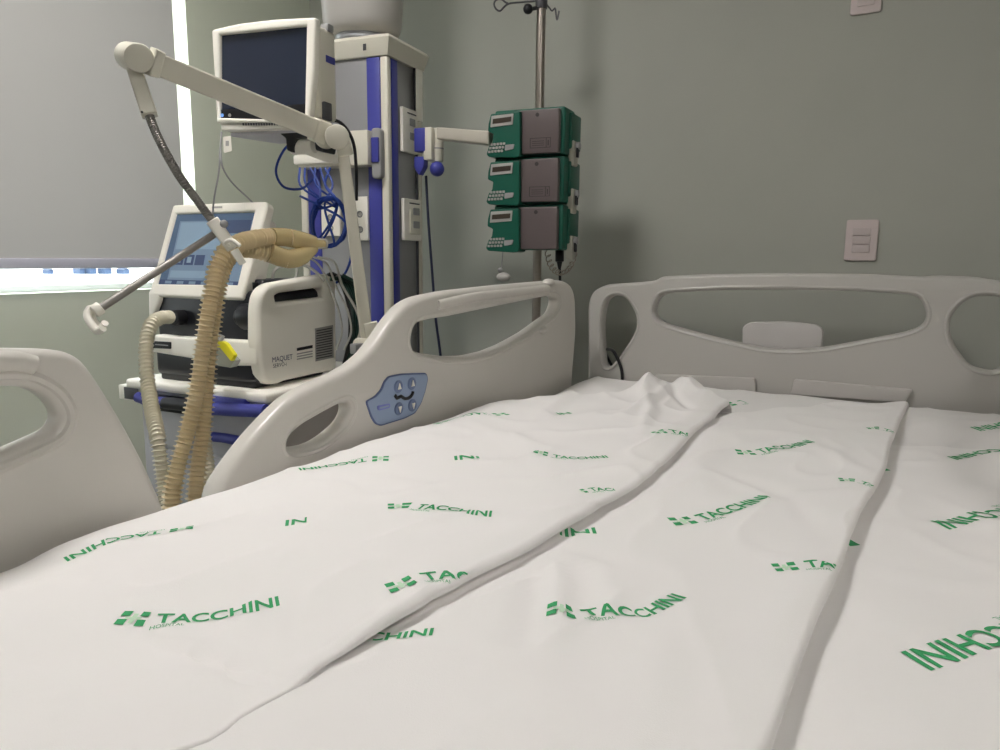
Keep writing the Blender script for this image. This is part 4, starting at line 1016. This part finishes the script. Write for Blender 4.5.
pump3, _ = make_pump('plain'); pump3.location.z -= 2*pitchz; pump3['label'] = 'lowest green infusion pump, door without a printed label'
# pole clamps behind the pumps
for k in range(3):
    b = B(); zc_ = pump.location.z-k*pitchz+.07; b.box((PXY.x-.03, PXY.y-.025, zc_-.02), (PXY.x+.03, PXY.y+.02, zc_+.02), M_DGREY, bev=.005); obj('pump_clamp', b, pole)
# call bulb on a cord
b = B(); b.tube([at(503, 249, 2.34), at(502, 262, 2.34), at(500.5, 272, 2.335)], .0018, M_GREY, n=6); c = at(503.5, 277, 2.33); b.sph(c, .019, mat('bulb_grey', (176, 172, 168), .4), (1.25, .9, .75)); b.sph(at(500, 270, 2.335), .008, M_GREY)
tag(obj('call_bulb', b, origin=c), 'grey rubber call bulb dangling under the lowest pump', 'call bulb')
# coiled tube
b = B(); pts = []
N = 150
for i in range(N+1):
    t = i/N; cxp = 548+26*t*1.0; a = math.pi*t; X = 561-13.5*math.cos(a); Y = 250+23*math.sin(a)
    ph_ = t*2*math.pi*13; c = at(X, Y, 2.36); pts.append(c+Vector((.008*math.cos(ph_), .008*math.sin(ph_), .007*math.sin(ph_))))
b.tube(pts, .0018, mat('coil_clear', (150, 140, 128), .3), n=5, step=.004)
tag(obj('coiled_cord', b, origin=at(561, 262, 2.36)), 'thin coiled cord looping below the right end of the pumps', 'cord')
b = B(); b.cyl(at(559.5, 249, 2.37), at(559.5, 262, 2.37), .014, M_BLACK, bev=.004); b.cyl(at(559.5, 262, 2.37), at(559.5, 268, 2.37), .009, M_BLACK, r1=.005); b.tube([at(559.5, 265, 2.37), at(560, 285, 2.37), at(558, 300, 2.38), at(554, 316, 2.38), at(552, 345, 2.38), at(552, 400, 2.4)], .0045, M_BLACK, n=8)
tag(obj('power_plug', b, origin=at(560, 256, 2.37)), 'black plug and cord hanging below the pumps', 'plug')
b = B(); b.tube([at(426, 176, 2.47), at(428, 215, 2.47), at(432, 270, 2.47), at(436, 320, 2.47), at(441, 360, 2.47), at(444, 400, 2.47)], .0045, mat('navy_cable', (34, 38, 62), .4), n=8)
tag(obj('dark_cable', b, origin=at(430, 240, 2.47)), 'dark cable running down beside the right side of the column', 'cable')

# ================================================================== LIGHT
w = bpy.data.worlds.new('world'); S.world = w; w.use_nodes = True
nt = w.node_tree; bg = nt.nodes['Background']
sky = nt.nodes.new('ShaderNodeTexSky'); sky.sky_type = 'HOSEK_WILKIE'; sky.turbidity = 8; sky.sun_direction = Vector((.5, -.3, .8)).normalized()
mxn = nt.nodes.new('ShaderNodeMix'); mxn.data_type = 'RGBA'; mxn.inputs[0].default_value = .15
mxn.inputs[6].default_value = (1, 1, 1, 1); nt.links.new(sky.outputs[0], mxn.inputs[7]); nt.links.new(mxn.outputs[2], bg.inputs['Color'])
bg.inputs['Strength'].default_value = 9.0
S.view_settings.view_transform = 'Standard'; S.view_settings.look = 'None'; S.view_settings.gamma = 1; S.view_settings.exposure = 0
S.view_settings.use_curve_mapping = False
